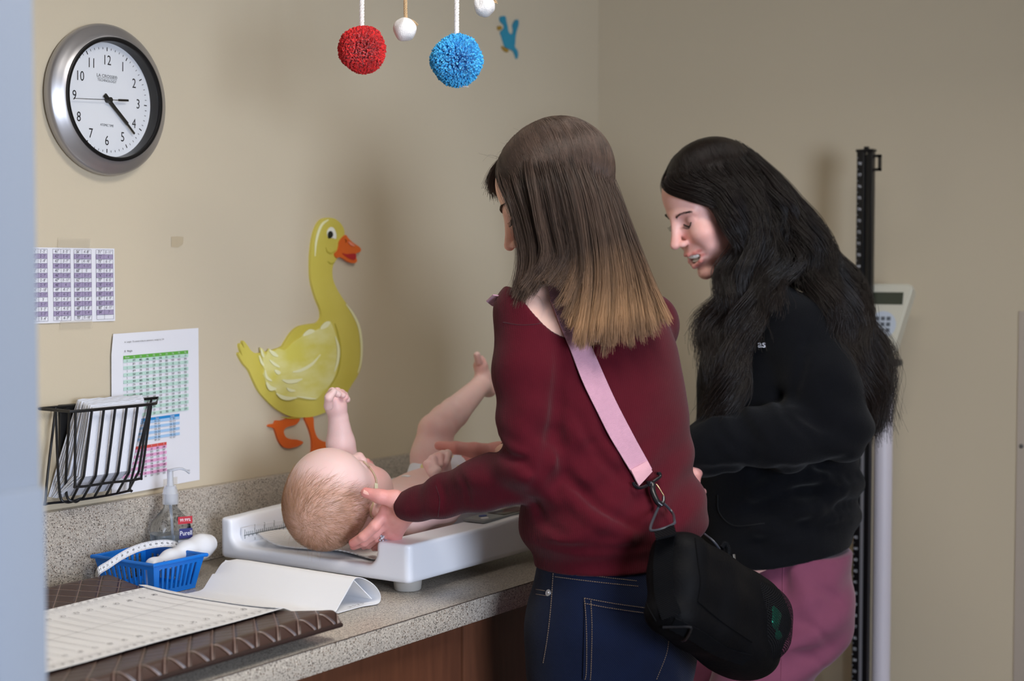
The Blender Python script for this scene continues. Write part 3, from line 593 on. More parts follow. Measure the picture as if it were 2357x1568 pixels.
b.tube(smooth_path([(bx-0.003, by, hst-0.003), (bx+0.014, by-0.006, hst-0.0005), (bx+0.024, by-0.010, hst-0.003), (sp[0], by-0.012, hst-0.010)], 6), [0.0045]*6+[0.0038]*6+[0.003]*7, 10, flat=0.6); b.build('pump', frost, sb)
b = MB(); b.tube([(bx, by, hcap0), (bx+0.004, by, HC+0.006)], 0.0022, 8); b.build('dip_tube', frost, sb)
lab = [mat('label_red', (184, 36, 52), 0.4), mat('label_navy', (42, 44, 110), 0.4), mat('label_pale', (206, 214, 232), 0.4), mat('label_white', (236, 236, 240), 0.5)]
b = MB()
ML = T3(bx, by, 0) @ Matrix.Rotation(rz, 4, 'Z') @ T3(0.004, -0.0266, 0) @ R3('X', 90)
def lbq(x0, x1, z0, z1, mi, off=0.0): b.add([ML @ Vector(p) for p in ((x0, z0, off), (x1, z0, off), (x1, z1, off), (x0, z1, off))], [(0, 1, 2, 3)], mi)
hl = on_y(428, 1192, by-0.02)[2]
lbq(0.0, 0.026, hl-0.008, hl+0.005, 0); lbq(0.002, 0.026, hl-0.034, hl-0.016, 1); lbq(0.0, 0.026, hl-0.058, hl-0.036, 2)
b.text('99.99%', 0.0075, ML @ T3(0.013, hl-0.0015, 0.0004), 3, sx=0.9); b.text('Purell', 0.0115, ML @ T3(0.014, hl-0.0245, 0.0004), 3, sx=0.85); b.text('Advanced', 0.0052, ML @ T3(0.013, hl-0.041, 0.0004), 0, sx=0.9); b.text('Hand Sanitizer', 0.004, ML @ T3(0.013, hl-0.048, 0.0004), 1, sx=0.8)
b.build('front_print', lab, sb)

# ---------------------------------------------------------------- blue basket
kb = thing('plastic_basket', (-1.663, -0.117, HC), 'blue slotted plastic basket between the mat and the sanitizer bottle', 'basket')
blue = mat('blue_plastic', (16, 112, 206), 0.35)
BX0, BX1, BY0, BY1, BZ = -1.720, -1.606, -0.189, -0.046, HC+0.055; ins_ = 0.011
def bwall(b, A, B, A2, B2, nslot):
    """slotted wall between bottom edge A2-B2 and top edge A-B"""
    A, B, A2, B2 = [np.array(q) for q in (A, B, A2, B2)]
    def pt(u, v): return (A2*(1-v)+A*v)*(1-u)+(B2*(1-v)+B*v)*u
    nrm = unit(np.cross(B-A, A2-A))*0.0022
    def quad(u0, u1, v0, v1, u0t=None, u1t=None):
        p = [pt(u0, v0), pt(u1, v0), pt(u1t if u1t is not None else u1, v1), pt(u0t if u0t is not None else u0, v1)]; b.add([q for q in p]+[q+nrm for q in p], [(3, 2, 1, 0), (4, 5, 6, 7), (0, 1, 5, 4), (1, 2, 6, 5), (2, 3, 7, 6), (3, 0, 4, 7)])
    quad(0, 1, 0, 0.10); quad(0, 1, 0.82, 1.0); m0 = 0.09; w = (1-2*m0)/nslot
    for i in range(nslot+1):
        c = m0+i*w; l, r = (c-w*0.24, c+w*0.24)
        if i == 0: l = 0
        if i == nslot: r = 1
        quad(l, r, 0.10, 0.46, l+w*0.05, r-w*0.05); quad(l+w*0.05, r-w*0.05, 0.46, 0.82, l, r)
T = [(BX0, BY0, BZ), (BX1, BY0, BZ), (BX1, BY1, BZ), (BX0, BY1, BZ)]; Bm = [(BX0+ins_, BY0+ins_, HC+0.002), (BX1-ins_, BY0+ins_, HC+0.002), (BX1-ins_, BY1-ins_, HC+0.002), (BX0+ins_, BY1-ins_, HC+0.002)]
b = MB()
for i, nsl in enumerate((8, 9, 8, 9)): bwall(b, T[i], T[(i+1) % 4], Bm[i], Bm[(i+1) % 4], nsl)
b.box((BX0+ins_, BY0+ins_, HC), (BX1-ins_, BY1-ins_, HC+0.003)); b.build('basket_wall', blue, kb)
b = MB(); q = 0.002; b.tube(smooth_path([p for i in range(4) for p in ((np.array(T[i])*0.93+np.array(T[i-1])*0.07), (np.array(T[i])*0.93+np.array(T[(i+1) % 4])*0.07))], 4, True), 0.0034, 8, closed=True); b.build('rim', blue, kb)
# thermometer and tape measure lying in the basket
th = thing('ear_thermometer', (-1.66, -0.12, 0.95), 'white handheld ear thermometer leaning in the blue basket', 'thermometer')
tip = on_y(352, 1301, -0.14); e1 = on_y(430, 1272, -0.13); e2 = on_y(462, 1259, -0.125); e3 = on_y(486, 1251, -0.12)
s = SDF(np.minimum(tip, e3)-0.04, np.maximum(tip, e3)+0.04, 0.0016)
low = np.array([tip[0]+0.008, -0.115, HC+0.010])
e3 = on_y(479, 1252, -0.121); s.chain([low, tip, tip*0.5+e1*0.5, e1, e2, e3], [0.007, 0.0080, 0.0118, 0.0162, 0.0178, 0.0158], 0.02)
V, Fc = s.mesh(); soft_obj('shell', [(relax(V, Fc), Fc)], mat('white_gloss_plastic', (232, 234, 240), 0.25), th)
b = MB(); q = on_y(493, 1247, -0.122); b.box(q-0.004, q+0.004, 0.0015); b.build('metal_tip', mat('tip_metal', (90, 84, 70), 0.3, 0.8), th)
b = MB(); q = tip*0.85+e1*0.15; b.box(q+np.array([-0.004, -0.0105, -0.003]), q+np.array([0.006, -0.0085, 0.004]), 0.0008); b.build('blue_button', mat('deep_blue', (22, 54, 140), 0.4), th)
tm = [(221, 1330, -0.115), (228, 1314, -0.13), (250, 1300, -0.125), (280, 1280, -0.115), (315, 1263, -0.105), (350, 1254, -0.10), (385, 1251, -0.10), (410, 1256, -0.10), (418, 1266, -0.10)]
P = smooth_path([on_y(px, py, y) for px, py, y in tm], 8); N = len(P); wd = np.array([0.25, 0.55, 0.8]); wd /= np.linalg.norm(wd)
tmo = thing('measuring_tape', P[0], 'white soft measuring tape looped over the edge of the blue basket', 'measuring tape')
b = MB(); rows = [[p-wd*0.007, p, p+wd*0.007] for p in P]; b.sheet(rows, thick=0.0005); b.build('ribbon', mat('tape_white', (228, 230, 236), 0.5), tmo)
b = MB()
for i in range(1, N-1):
    t = unit(P[i+1]-P[i-1]); nr = unit(np.cross(t, wd)); nr = nr if nr@(CAM-P[i]) > 0 else -nr
    for j in range(2):
        p0 = P[i]+(P[i+1]-P[i])*(j*0.5)+nr*0.0009; ln = 0.0035 if (i*2+j) % 4 == 0 else 0.002
        for sg in (1, -1): b.add([p0+wd*0.0068*sg, p0+wd*0.0068*sg+t*0.0004, p0+wd*(0.0068-ln)*sg+t*0.0004, p0+wd*(0.0068-ln)*sg], [(0, 1, 2, 3)])
    if i % 3 == 0:
        Mt = Matrix(((t[0], wd[0], nr[0], P[i][0]+nr[0]*0.001), (t[1], wd[1], nr[1], P[i][1]+nr[1]*0.001), (t[2], wd[2], nr[2], P[i][2]+nr[2]*0.001), (0, 0, 0, 1))); b.text(str(30+i//3), 0.0058, Mt)
b.build('scale_print', ink, tmo)

# ---------------------------------------------------------------- measuring mat with its paper
mm = thing('measuring_mat', (-2.1, -0.37, HC), 'brown quilted vinyl baby measuring mat at the counter edge, its sides turned up', 'mat')
vin = bpy.data.materials.new('quilted_brown_vinyl'); vin.use_nodes = True; nt = vin.node_tree; bs = nt.nodes['Principled BSDF']; bs.inputs['Roughness'].default_value = 0.38; bs.inputs['Base Color'].default_value = (*lin((62, 45, 40)), 1)
tc = nt.nodes.new('ShaderNodeTexCoord'); sx_ = nt.nodes.new('ShaderNodeSeparateXYZ'); nt.links.new(tc.outputs['Object'], sx_.inputs[0])
def nmath(op, a, b_=None):
    n = nt.nodes.new('ShaderNodeMath'); n.operation = op
    for k, v in enumerate((a, b_)):
        if v is None: continue
        if isinstance(v, (int, float)): n.inputs[k].default_value = v
        else: nt.links.new(v, n.inputs[k])
    return n.outputs[0]
lines = []
for sg in (1, -1):
    u = nmath('ADD', nmath('MULTIPLY', sx_.outputs[0], 24.0), nmath('MULTIPLY', sx_.outputs[1], 24.0*sg)); fr_n = nmath('ABSOLUTE', nmath('SUBTRACT', nmath('FRACT', u), 0.5)); lines.append(fr_n)
mn = nmath('MINIMUM', lines[0], lines[1]); hgt = nmath('MINIMUM', nmath('MULTIPLY', mn, 8.0), 1.0); bp = nt.nodes.new('ShaderNodeBump'); bp.inputs['Distance'].default_value = 0.004; bp.inputs['Strength'].default_value = 0.8
nt.links.new(hgt, bp.inputs['Height']); nt.links.new(bp.outputs['Normal'], bs.inputs['Normal'])
mx = nt.nodes.new('ShaderNodeMix'); mx.data_type = 'RGBA'; mx.inputs['A'].default_value = (*lin((142, 118, 108)), 1); mx.inputs['B'].default_value = (*lin((66, 47, 41)), 1); nt.links.new(nmath('GREATER_THAN', mn, 0.022), mx.inputs['Factor']); nt.links.new(mx.outputs['Result'], bs.inputs['Base Color'])
ME = -1.760
prof = [(-0.622, 0.0225), (-0.618, 0.030), (-0.606, 0.0405), (-0.58, 0.0375), (-0.54, 0.032), (-0.51, 0.0285), (-0.45, 0.0250), (-0.36, 0.0235), (-0.27, 0.0245), (-0.22, 0.028), (-0.19, 0.031), (-0.15, 0.037), (-0.128, 0.0395), (-0.112, 0.0340), (-0.108, 0.026)]
pr = smooth_path([(0, y, z) for y, z in prof], 4)
bot = smooth_path([(0, -0.108, 0.026), (0, -0.13, 0.030), (0, -0.19, 0.018), (0, -0.25, 0.004), (0, -0.36, 0.001), (0, -0.47, 0.004), (0, -0.54, 0.014), (0, -0.60, 0.022), (0, -0.622, 0.0225)], 5)
sec = [(p[1], p[2]) for p in pr]+[(p[1], p[2]) for p in bot[1:-1]]
b = MB(); xs = np.linspace(-2.55, ME, 24); loft(b, [[(x+0.0015*math.sin(9*y), y-0.0, HC+z+0.0015*math.sin(x*13)*max(0, (abs(y+0.37)-0.15))*5) for y, z in sec] for x in xs]); b.build('pad', vin, mm)
for yy, zz in ((-0.622, 0.0225), (-0.108, 0.026)): b = MB(); b.tube([(x, yy, HC+zz) for x in xs], 0.0035, 8); b.build('piping', mat('brown_piping', (48, 34, 31), 0.45), mm)
# printed paper on the mat, running on into a folded flap
def zmat(y): return HC+float(np.interp(y, [p[1] for p in pr], [p[2] for p in pr]))+0.0042
pm = bpy.data.materials.new('measuring_paper'); pm.use_nodes = True; nt = pm.node_tree; bs = nt.nodes['Principled BSDF']; bs.inputs['Base Color'].default_value = (*lin((236, 236, 239)), 1); bs.inputs['Roughness'].default_value = 0.6
mp_ = thing('measuring_paper', (-2.0, -0.37, HC+0.03), 'white paper printed with rule lines lying along the brown mat', 'paper')
PY0, PY1 = -0.512, -0.224
b = MB(); b.sheet([[(x, y, zmat(y)+0.0006*math.sin(x*22+y*9)) for y in np.linspace(PY0, PY1, 25)] for x in np.linspace(-2.55, ME-0.002, 40)], thick=0.0005); b.build('sheet', pm, mp_)
gi = mat('grey_print', (96, 92, 100), 0.6); b = MB(); bn = MB()
def pline(b, x0, y0, x1, y1, w):
    n = 7; d = unit(np.array([x1-x0, y1-y0])); nr = np.array([-d[1], d[0]])*w; L = []; R = []
    for t in np.linspace(0, 1, n):
        x, y = x0+(x1-x0)*t, y0+(y1-y0)*t; z = zmat(y)+0.0022; L.append((x+nr[0], y+nr[1], z)); R.append((x-nr[0], y-nr[1], z))
    b.sheet([L, R])
for k in range(30):
    x = ME-0.035-k*0.0254
    pline(b, x, -0.452, x, -0.284, 0.00035)
    for sgn, y in ((1, -0.463), (-1, -0.273)): bn.text(str(28-k) if k < 27 else '1', 0.011, T3(x, y, zmat(y)+0.0024) @ R3('Z', 70))
pline(b, -2.55, -0.395, -2.1, -0.372, 0.0003); pline(b, -2.1, -0.372, ME-0.03, -0.352, 0.0003)
for k in range(150):
    x = ME-0.012-k*0.005
    for (y, dr) in ((-0.495, 1), (-0.241, -1)): pline(b, x, y, x, y+dr*(0.014 if k % 2 == 0 else 0.009), 0.00018)
    if k % 3 == 0:
        for y in (-0.503, -0.233): bn.text(str(72-k//3), 0.0078, T3(x, y, zmat(y)+0.0024) @ R3('Z', 70))
pline(b, -2.55, -0.4955, ME-0.01, -0.4955, 0.0003); pline(b, -2.55, -0.2405, ME-0.01, -0.2405, 0.0003)
b.build('rule_lines', gi, mp_); bn.build('numbers', mat('number_print', (62, 58, 70), 0.6), mp_)
ap = on_x(818, 1326, -1.588); cross = smooth_path([(ME-0.015, zmat(-0.4)+0.001), (ME+0.02, HC+0.022), (-1.700, HC+0.006), (-1.660, HC+0.003), (-1.640, HC+0.004), (-1.628, HC+0.014), (-1.608, HC+0.034), (-1.592, HC+0.0475), (-1.577, HC+0.0475), (-1.560, HC+0.038), (-1.546, HC+0.022), (-1.541, HC+0.011), (-1.548, HC+0.0035), (-1.58, HC+0.002), (-1.632, HC+0.002)], 5)
fy = np.linspace(-0.508, -0.215, 14)
b = MB(); b.sheet([[(x+(y+0.36)*0.02*min(1, max(0, (x-ME)/.05)), y-0.012*math.exp(-((x+1.545)/0.02)**2), z-0.006*max(0, (y+0.24)/0.025)*(1 if z > HC+0.03 else 0)+(zmat(y)-zmat(-0.4)+.0018)*min(1, max(0, (ME+.03-x)/.03))) for y in fy] for x, z in [(p[0], p[1]) for p in np.array([(q[0], q[1], 0) for q in np.array(cross)[:, :2]])]], thick=0.0008)
tent = smooth_path([(-1.636, HC+0.004, 0), (-1.612, HC+0.026, 0), (-1.591, HC+0.0455, 0), (-1.574, HC+0.03, 0), (-1.545, HC+0.008, 0)], 4)
b.sheet([[(p[0]+(y+0.36)*0.02, y, p[1]) for y in np.linspace(-0.506, -0.22, 6)] for p in np.array([(-1.634, HC+0.004, 0), (-1.591, HC+0.0455, 0), (-1.547, HC+0.008, 0)])], thick=0.0012, smooth=False)
b.build('folded_flap', pm, mp_)
b = MB()
for j in range(5): b.text(str(36-j), 0.008, T3(-1.60+0.010*j, -0.503, HC+0.0045) @ R3('Z', 20)) if j < 4 else None
b.build('flap_numbers', ink, mp_)

# ---------------------------------------------------------------- baby scale
bsx0, bsx1, bsy0, bsy1 = -1.470, -0.905, -0.520, -0.088
sc = thing('baby_scale', (-1.19, -0.3, HC), 'white digital baby scale with a curved tray on the counter', 'baby scale')
plast = mat('white_scale_plastic', (240, 242, 249), 0.33)
s = SDF((bsx0-0.01, bsy0-0.01, HC+0.008), (bsx1+0.01, bsy1+0.01, HC+0.125), 0.0025)
s.box(((bsx0+bsx1)/2, (bsy0+bsy1)/2, HC+0.0625), ((bsx1-bsx0)/2, (bsy1-bsy0)/2, 0.0455), 0.011)
X = s.grid()
ztop = HC+0.0845+0.006*np.clip((X[1]+0.30)/0.2, 0, 1)+0.02*np.clip((X[0]-bsx0)/0.5, 0, 1)*np.clip((X[1]+0.30)/0.1, 0, 1)+0.004*np.clip((X[0]+1.25)/0.1, 0, 1)*np.clip(-(X[1]+0.42)/0.03, 0, 1)+0*X[2]
d = X[2]-ztop; kk = 0.006; hh = np.clip(0.5-0.5*(d-s.g)/kk, 0, 1); s.g = (d*(1-hh)+s.g*hh+kk*hh*(1-hh)).astype(np.float32)
s.half((0, 0, HC+0.0175), (0, 0, -1), 0.004)
# tray hollow, open at the head end over a low lip
s.box((-1.19, -0.283, HC+0.0365+0.1), (0.262, 0.166, 0.1), 0.024, 0.012, 'sub')
s.box((-1.40, -0.283, HC+0.0425+0.1), (0.2, 0.166, 0.1), 0.024, 0.010, 'sub')
V, Fc = s.mesh(); soft_obj('body', [(relax(V, Fc, 3), Fc)], plast, sc)
rubber = mat('grey_rubber', (168, 164, 158), 0.6)
for fx, fy_ in ((bsx0+0.042, bsy0+0.036), (bsx1-0.05, bsy0+0.036), (bsx0+0.042, bsy1-0.05), (bsx1-0.05, bsy1-0.05)):
    b = MB(); b.lathe([(0, HC), (0.021, HC), (0.0225, HC+0.002), (0.0245, HC+0.0195), (0, HC+0.0195)], 40, M=T3(fx, fy_, 0)); b.build('foot', rubber, sc)
b = MB(); yb2 = -0.1235; zb0 = HC+0.048; tilt = lambda z: yb2-0.000-(0.0)*(z-zb0)
b.box((bsx0+0.022, yb2, zb0-0.003), (-0.96, yb2+0.004, zb0+0.024)); rul = b.build('ruler_strip', mat('ruler_white', (230, 232, 238), 0.45), sc)
b = MB()
b.box((bsx0+0.026, yb2-0.0006, zb0+0.0095), (-0.97, yb2, zb0+0.0105))
for k in range(90):
    x = bsx0+0.028+k*0.00508; up_ = 0.006 if k % 5 else 0.0105
    b.box((x-0.0003, yb2-0.0006, zb0+0.010), (x+0.0003, yb2, zb0+0.010+up_)); b.box((x-0.0003, yb2-0.0006, zb0+0.010-up_*0.6), (x+0.0003, yb2, zb0+0.010)) if k % 2 == 0 else None
for k in range(1, 18): b.text(str(k), 0.008, T3(bsx0+0.028+k*0.0254, yb2-0.0006, zb0+0.0235) @ R3('X', 90)); b.text(str(k*3), 0.006, T3(bsx0+0.028+k*0.0254, yb2-0.0006, zb0+0.0005) @ R3('X', 90))
b.build('ruler_print', mat('ruler_ink', (26, 56, 58), 0.5), rul)
pz = HC+0.0905
b = MB(); b.box((-1.235, -0.505, pz-0.004), (-1.00, -0.458, pz+0.0012), 0.0015); kpn = b.build('control_panel', mat('panel_grey', (140, 146, 148), 0.4), sc)
b = MB(); b.box((-1.165, -0.500, pz), (-1.075, -0.463, pz+0.0022), 0.0008); b.build('display', mat('lcd_dark', (34, 28, 28), 0.15), kpn)
for i, (x, y, c) in enumerate(((-1.215, -0.492, 'w'), (-1.195, -0.474, 'b'), (-1.05, -0.485, 'b'), (-1.025, -0.485, 'b'))):
    b = MB(); b.lathe([(0, pz+0.003), (0.0075, pz+0.0026), (0.0082, pz)], 24, M=T3(x, y, 0) @ Matrix.Diagonal((1.25, 0.8, 1, 1))); b.build('button', mat('button_white', (226, 228, 230), 0.4) if c == 'w' else mat('button_blue', (62, 84, 150), 0.4), kpn)
cloth = bpy.data.materials.new('ribbed_liner'); cloth.use_nodes = True; nt = cloth.node_tree; bs = nt.nodes['Principled BSDF']; bs.inputs['Base Color'].default_value = (*lin((232, 230, 228)), 1); bs.inputs['Roughness'].default_value = 0.9
tc = nt.nodes.new('ShaderNodeTexCoord'); wv = nt.nodes.new('ShaderNodeTexWave'); wv.inputs['Scale'].default_value = 55; wv.bands_direction = 'DIAGONAL'; nt.links.new(tc.outputs['Object'], wv.inputs['Vector']); bp = nt.nodes.new('ShaderNodeBump'); bp.inputs['Distance'].default_value = 0.002; bp.inputs['Strength'].default_value = 0.7; nt.links.new(wv.outputs['Fac'], bp.inputs['Height']); nt.links.new(bp.outputs['Normal'], bs.inputs['Normal'])
b = MB(); rows = []
for x in np.linspace(-1.415, -0.955, 30):
    rows.append([(x+0.012*math.sin(y*16)*(1 if x < -1.40 else 0), y, HC+0.0395+0.004*math.sin(x*24+y*17)**2+0.020*max(0, (y+0.19)/0.055)**2+0.014*max(0, (-y-0.40)/0.04)**2) for y in np.linspace(-0.437, -0.140, 24)])
b.sheet(rows, thick=0.0022); tag(b.build('tray_liner', cloth), 'white ribbed disposable liner in the tray of the baby scale', 'liner')

# ---------------------------------------------------------------- hanging pompoms
def rope(pts, r, name, m, parent, strands=3, pitch=0.014):
    P = smooth_path(pts, 20); L = np.concatenate([[0], np.cumsum(np.linalg.norm(np.diff(P, axis=0), axis=1))]); n = int(L[-1]/0.0012)
    Q = np.stack([np.interp(np.linspace(0, L[-1], n), L, P[:, i]) for i in range(3)], 1); b = MB()
    for s_ in range(strands):
        a = 2*math.pi*(np.linspace(0, L[-1], n)/pitch+s_/strands); b.tube(Q+np.stack([np.cos(a), np.sin(a), 0*a], 1)*r*0.55, r*0.58, 6)
    return b.build(name, m, parent)
cotton = mat('cotton_rope', (236, 230, 226), 0.95, bump=0.4, bscale=600); jute = mat('jute_cord', (196, 164, 124), 0.95, bump=0.5, bscale=700)
def yarn(name, c0, c1):
    m = bpy.data.materials.new(name); m.use_nodes = True; nt = m.node_tree; bs = nt.nodes['Principled BSDF']; bs.inputs['Roughness'].default_value = 0.85; bs.inputs['Sheen Weight'].default_value = 0.3
    a = nt.nodes.new('ShaderNodeAttribute'); a.attribute_name = 'strand'; cr = nt.nodes.new('ShaderNodeValToRGB'); cr.color_ramp.elements[0].color = (*lin(c0), 1); cr.color_ramp.elements[1].color = (*lin(c1), 1); nt.links.new(a.outputs['Fac'], cr.inputs['Fac']); nt.links.new(cr.outputs['Color'], bs.inputs['Base Color']); return m
def pompom(px, py, rpx, dep, m, name_lab, ropec, seed, tail):
    c = at(px, py, dep); R = rpx*dep/F; g = np.random.default_rng(seed)
    t = thing('pompom_ornament', c, name_lab, 'hanging ornament', 'ornaments of the hanging mobile')
    st = []; n = 3800
    for i in range(n):
        z = 1-2*(i+0.5)/n; ph = i*2.399963; d = np.array([math.sqrt(1-z*z)*math.cos(ph), math.sqrt(1-z*z)*math.sin(ph), z])+g.normal(0, 0.05, 3); d = unit(d)
        rr = R*(0.94+0.08*g.random()+0.05*math.sin(d[0]*5+seed)*math.cos(d[2]*4)); d2 = unit(d+g.normal(0, 0.05, 3))
        st.append(np.array([c+d*R*0.25, c+d*rr*0.7, c+(d*0.7+d2*0.3)*rr*0.9, c+d2*rr]))
    hair_obj('pompom', st, [np.array([0.0007, 0.0009, 0.00115, 0.00125])]*n, m, t, g.random(n))
    b = MB(); b.lathe([(0, -R*0.72), (R*0.5, -R*0.5), (R*0.72, 0), (R*0.5, R*0.5), (0, R*0.72)], 24, M=T3(*c)); b.build('core', m, t)
    rope([c+np.array([0.0, 0, R*0.6]), c+np.array([0.0005, 0, 0.2]), (c[0], c[1], 2.599)], 0.0037, 'cord', ropec, t)
    if tail:
        b = MB()
        for k in range(7): b.tube([c+np.array([0.004, -0.004, -R*0.72]), c+np.array([0.004+g.normal(0, 0.002), -0.004+g.normal(0, 0.002), -R*0.9]), c+np.array([0.005+g.normal(0, 0.004), -0.008+g.normal(0, 0.004), -R*1.02])], 0.0006, 5)
        b.build('cord_tail', ropec, t)
    return t
pompom(833, 114, 55, 2.40, yarn('red_yarn', (196, 8, 10), (226, 20, 20)), 'red yarn pompom hanging on a white twisted cord', cotton, 3, False)
pompom(1051, 139, 60, 2.40, yarn('blue_yarn', (28, 160, 226), (84, 196, 244)), 'sky blue yarn pompom hanging on a white twisted cord', cotton, 4, True)
def cball(px, py, rpx, dep, lab, seed, cordm):
    c = at(px, py, dep); R = rpx*dep/F; t = thing('cotton_ball_ornament', c, lab, 'hanging ornament', 'ornaments of the hanging mobile')
    s = SDF(c-R*1.3, c+R*1.3, 0.0011); s.ell(c, (R*0.96, R*0.96, R), 0)
    g = np.random.default_rng(seed); fr = [(unit(g.normal(size=3))*g.uniform(150, 420), g.random()*6) for _ in range(16)]
    s.field(lambda x, y, z: 0.00022*sum(np.sin(k[0]*(x-c[0])+k[1]*(y-c[1])+k[2]*(z-c[2])+p) for k, p in fr)); V, Fc = s.mesh()
    soft_obj('ball', [(V, Fc)], mat('felted_cotton', (238, 234, 232), 0.95, bump=0.6, bscale=500), t)
    rope([c+np.array([0.004, 0, R*0.8]), c+np.array([0.0015, 0, R+0.02]), c+np.array([0, 0, 0.2]), (c[0], c[1], 2.599)], 0.0029, 'cord', cordm, t, 3, 0.011)
    b = MB()
    for k in range(5): b.tube([c+np.array([0.004, -0.002, R*0.95]), c+np.array([R*0.55, -R*0.5, R*0.72])+g.normal(0, 0.001, 3), c+np.array([R*0.8, -R*0.75, R*0.36])+g.normal(0, 0.0015, 3)], 0.0008, 5)
    b.build('cord_end', cordm, t)
cball(932, 68, 27.5, 2.40, 'white cotton ball hanging on a tan cord between the red and blue pompoms', 5, jute)
cball(1114, 13, 26, 2.42, 'white cotton ball cut by the top of the picture, right of the blue pompom', 6, jute)

# ---------------------------------------------------------------- standing scale with height rod by the right wall
cx_, cy_ = -0.13, on_x(2033, 1000, -0.13)[1]
ss = thing('standing_scale', (cx_, cy_, 0), 'standing scale with black height rod and pale display head against the right wall', 'scale')
colm = mat('column_white', (206, 200, 208), 0.4)
b = MB(); b.lathe([(0.021, 0.05), (0.021, 1.215)], 32, M=T3(cx_, cy_, 0), cap=True); b.build('column', colm, ss)
b = MB(); b.lathe([(0.0, 1.222), (0.034, 1.222), (0.036, 1.228), (0.034, 1.236), (0.0, 1.236)], 32, M=T3(cx_, cy_-0.006, 0)); b.build('collar', mat('collar_dark', (64, 62, 58), 0.4), ss)
b = MB(); b.box((cx_-0.17, cy_-0.16, 0.0), (cx_+0.10, cy_+0.22, 0.05), 0.012); b.build('platform', mat('platform_grey', (120, 118, 118), 0.5), ss)
rx = -0.165; ry = on_x(1992, 700, rx)[1]; zt = on_x(1992, 346, rx)[2]
rodm = mat('rod_black', (16, 16, 18), 0.3)
b = MB(); b.box((rx-0.010, ry+0.003, 0.05), (rx+0.010, ry+0.020, zt), 0.001); b.box((rx-0.008, ry-0.016, 0.05), (rx+0.010, ry-0.0035, zt), 0.001); b.box((rx-0.004, ry-0.01, 0.05), (rx+0.009, ry+0.01, zt-0.01)); rod = b.build('height_rod', rodm, ss)
b = MB(); b.box((rx-0.0095, ry-0.0035, 0.05), (rx-0.002, ry+0.003, 1.12)); b.build('rod_rail', mat('rail_alu', (158, 158, 164), 0.35, 0.5), rod)
b = MB(); b.box((rx-0.012, ry-0.018, zt-0.004), (rx+0.012, ry+0.022, zt+0.002), 0.001); b.box((rx-0.005, ry-0.004, zt), (rx+0.005, ry+0.006, zt+0.008), 0.001); b.build('rod_cap', rodm, rod)
b = MB()
for (a0, a1, z0, z1) in ((-0.017, -0.032, zt-0.012, zt-0.016), (-0.017, -0.032, zt-0.046, zt-0.042), (-0.028, -0.032, zt-0.046, zt-0.012)): b.box((rx-0.006, ry+a1, min(z0, z1)-0.001), (rx+0.006, ry+a0, max(z0, z1)+0.001))
b.build('rod_clip', rodm, rod)
b = MB(); MR = lambda z: T3(rx-0.0104, ry+0.013, z) @ R3('Z', -90) @ R3('X', 90)
for k in range(60):
    z = zt-0.03-k*0.0254; b.text(str(78-k), 0.009, MR(z)); b.box((rx-0.0106, ry+0.0165, z+0.0126), (rx-0.0100, ry+0.0195, z+0.0134))
b.build('rod_numbers', mat('rod_print', (214, 214, 220), 0.5), rod)
hp = [(-0.062, 0.078), (-0.056, 0.084), (0.056, 0.084), (0.062, 0.078), (0.060, 0.066), (0.030, -0.062), (0.024, -0.070), (-0.024, -0.070), (-0.030, -0.062), (-0.060, 0.066)]
hx = on_x(2046, 742, -0.15); MH = T3(-0.135, hx[1]+0.012, hx[2]) @ R3('Z', -90) @ R3('X', 78)
bm = bmesh.new(); vs = [bm.verts.new((x, y, 0.020)) for x, y in hp]; f = bm.faces.new(vs); r = bmesh.ops.extrude_face_region(bm, geom=[f])
for v in [g for g in r['geom'] if isinstance(g, bmesh.types.BMVert)]: v.co.z = -0.024; v.co.x *= 0.9; v.co.y *= 0.94
bmesh.ops.recalc_face_normals(bm, faces=bm.faces); bmesh.ops.bevel(bm, geom=bm.edges[:], offset=0.006, segments=3, affect='EDGES', clamp_overlap=True)
b = MB(); b.addbm(bm, 0, True, MH); hd = b.build('display_head', mat('head_beige', (204, 200, 184), 0.45), ss)
def mhq(b, x0, x1, y0, y1, z=0.0206): b.add([MH @ Vector(p) for p in ((x0, y0, z), (x1, y0, z), (x1, y1, z), (x0, y1, z))], [(0, 1, 2, 3)])
b = MB(); mhq(b, -0.045, 0.042, 0.036, 0.064); b.build('screen', mat('screen_green', (66, 70, 58), 0.25), hd)
b = MB(); b.lathe([(0.0, 0.0208), (0.031, 0.0208)], 40, M=MH @ T3(0, -0.010, 0)); kpd = b.build('keypad', mat('keypad_pale', (188, 196, 208), 0.45), hd)
for i in range(9):
    b = MB(); x, y = (i % 3-1)*0.013, 0.004-(i//3)*0.013; b.box((-0.0045, -0.0042, 0.0208), (0.0045, 0.0042, 0.0218), M=MH @ T3(x, y, 0)); b.build('key', mat('key_dark', (84, 90, 98), 0.5), kpd)
b = MB(); b.tube([(cx_, cy_, 1.235), (cx_+0.002, cy_-0.002, 1.30)], 0.011, 16); b.build('neck', mat('neck_brown', (96, 84, 66), 0.5), ss)
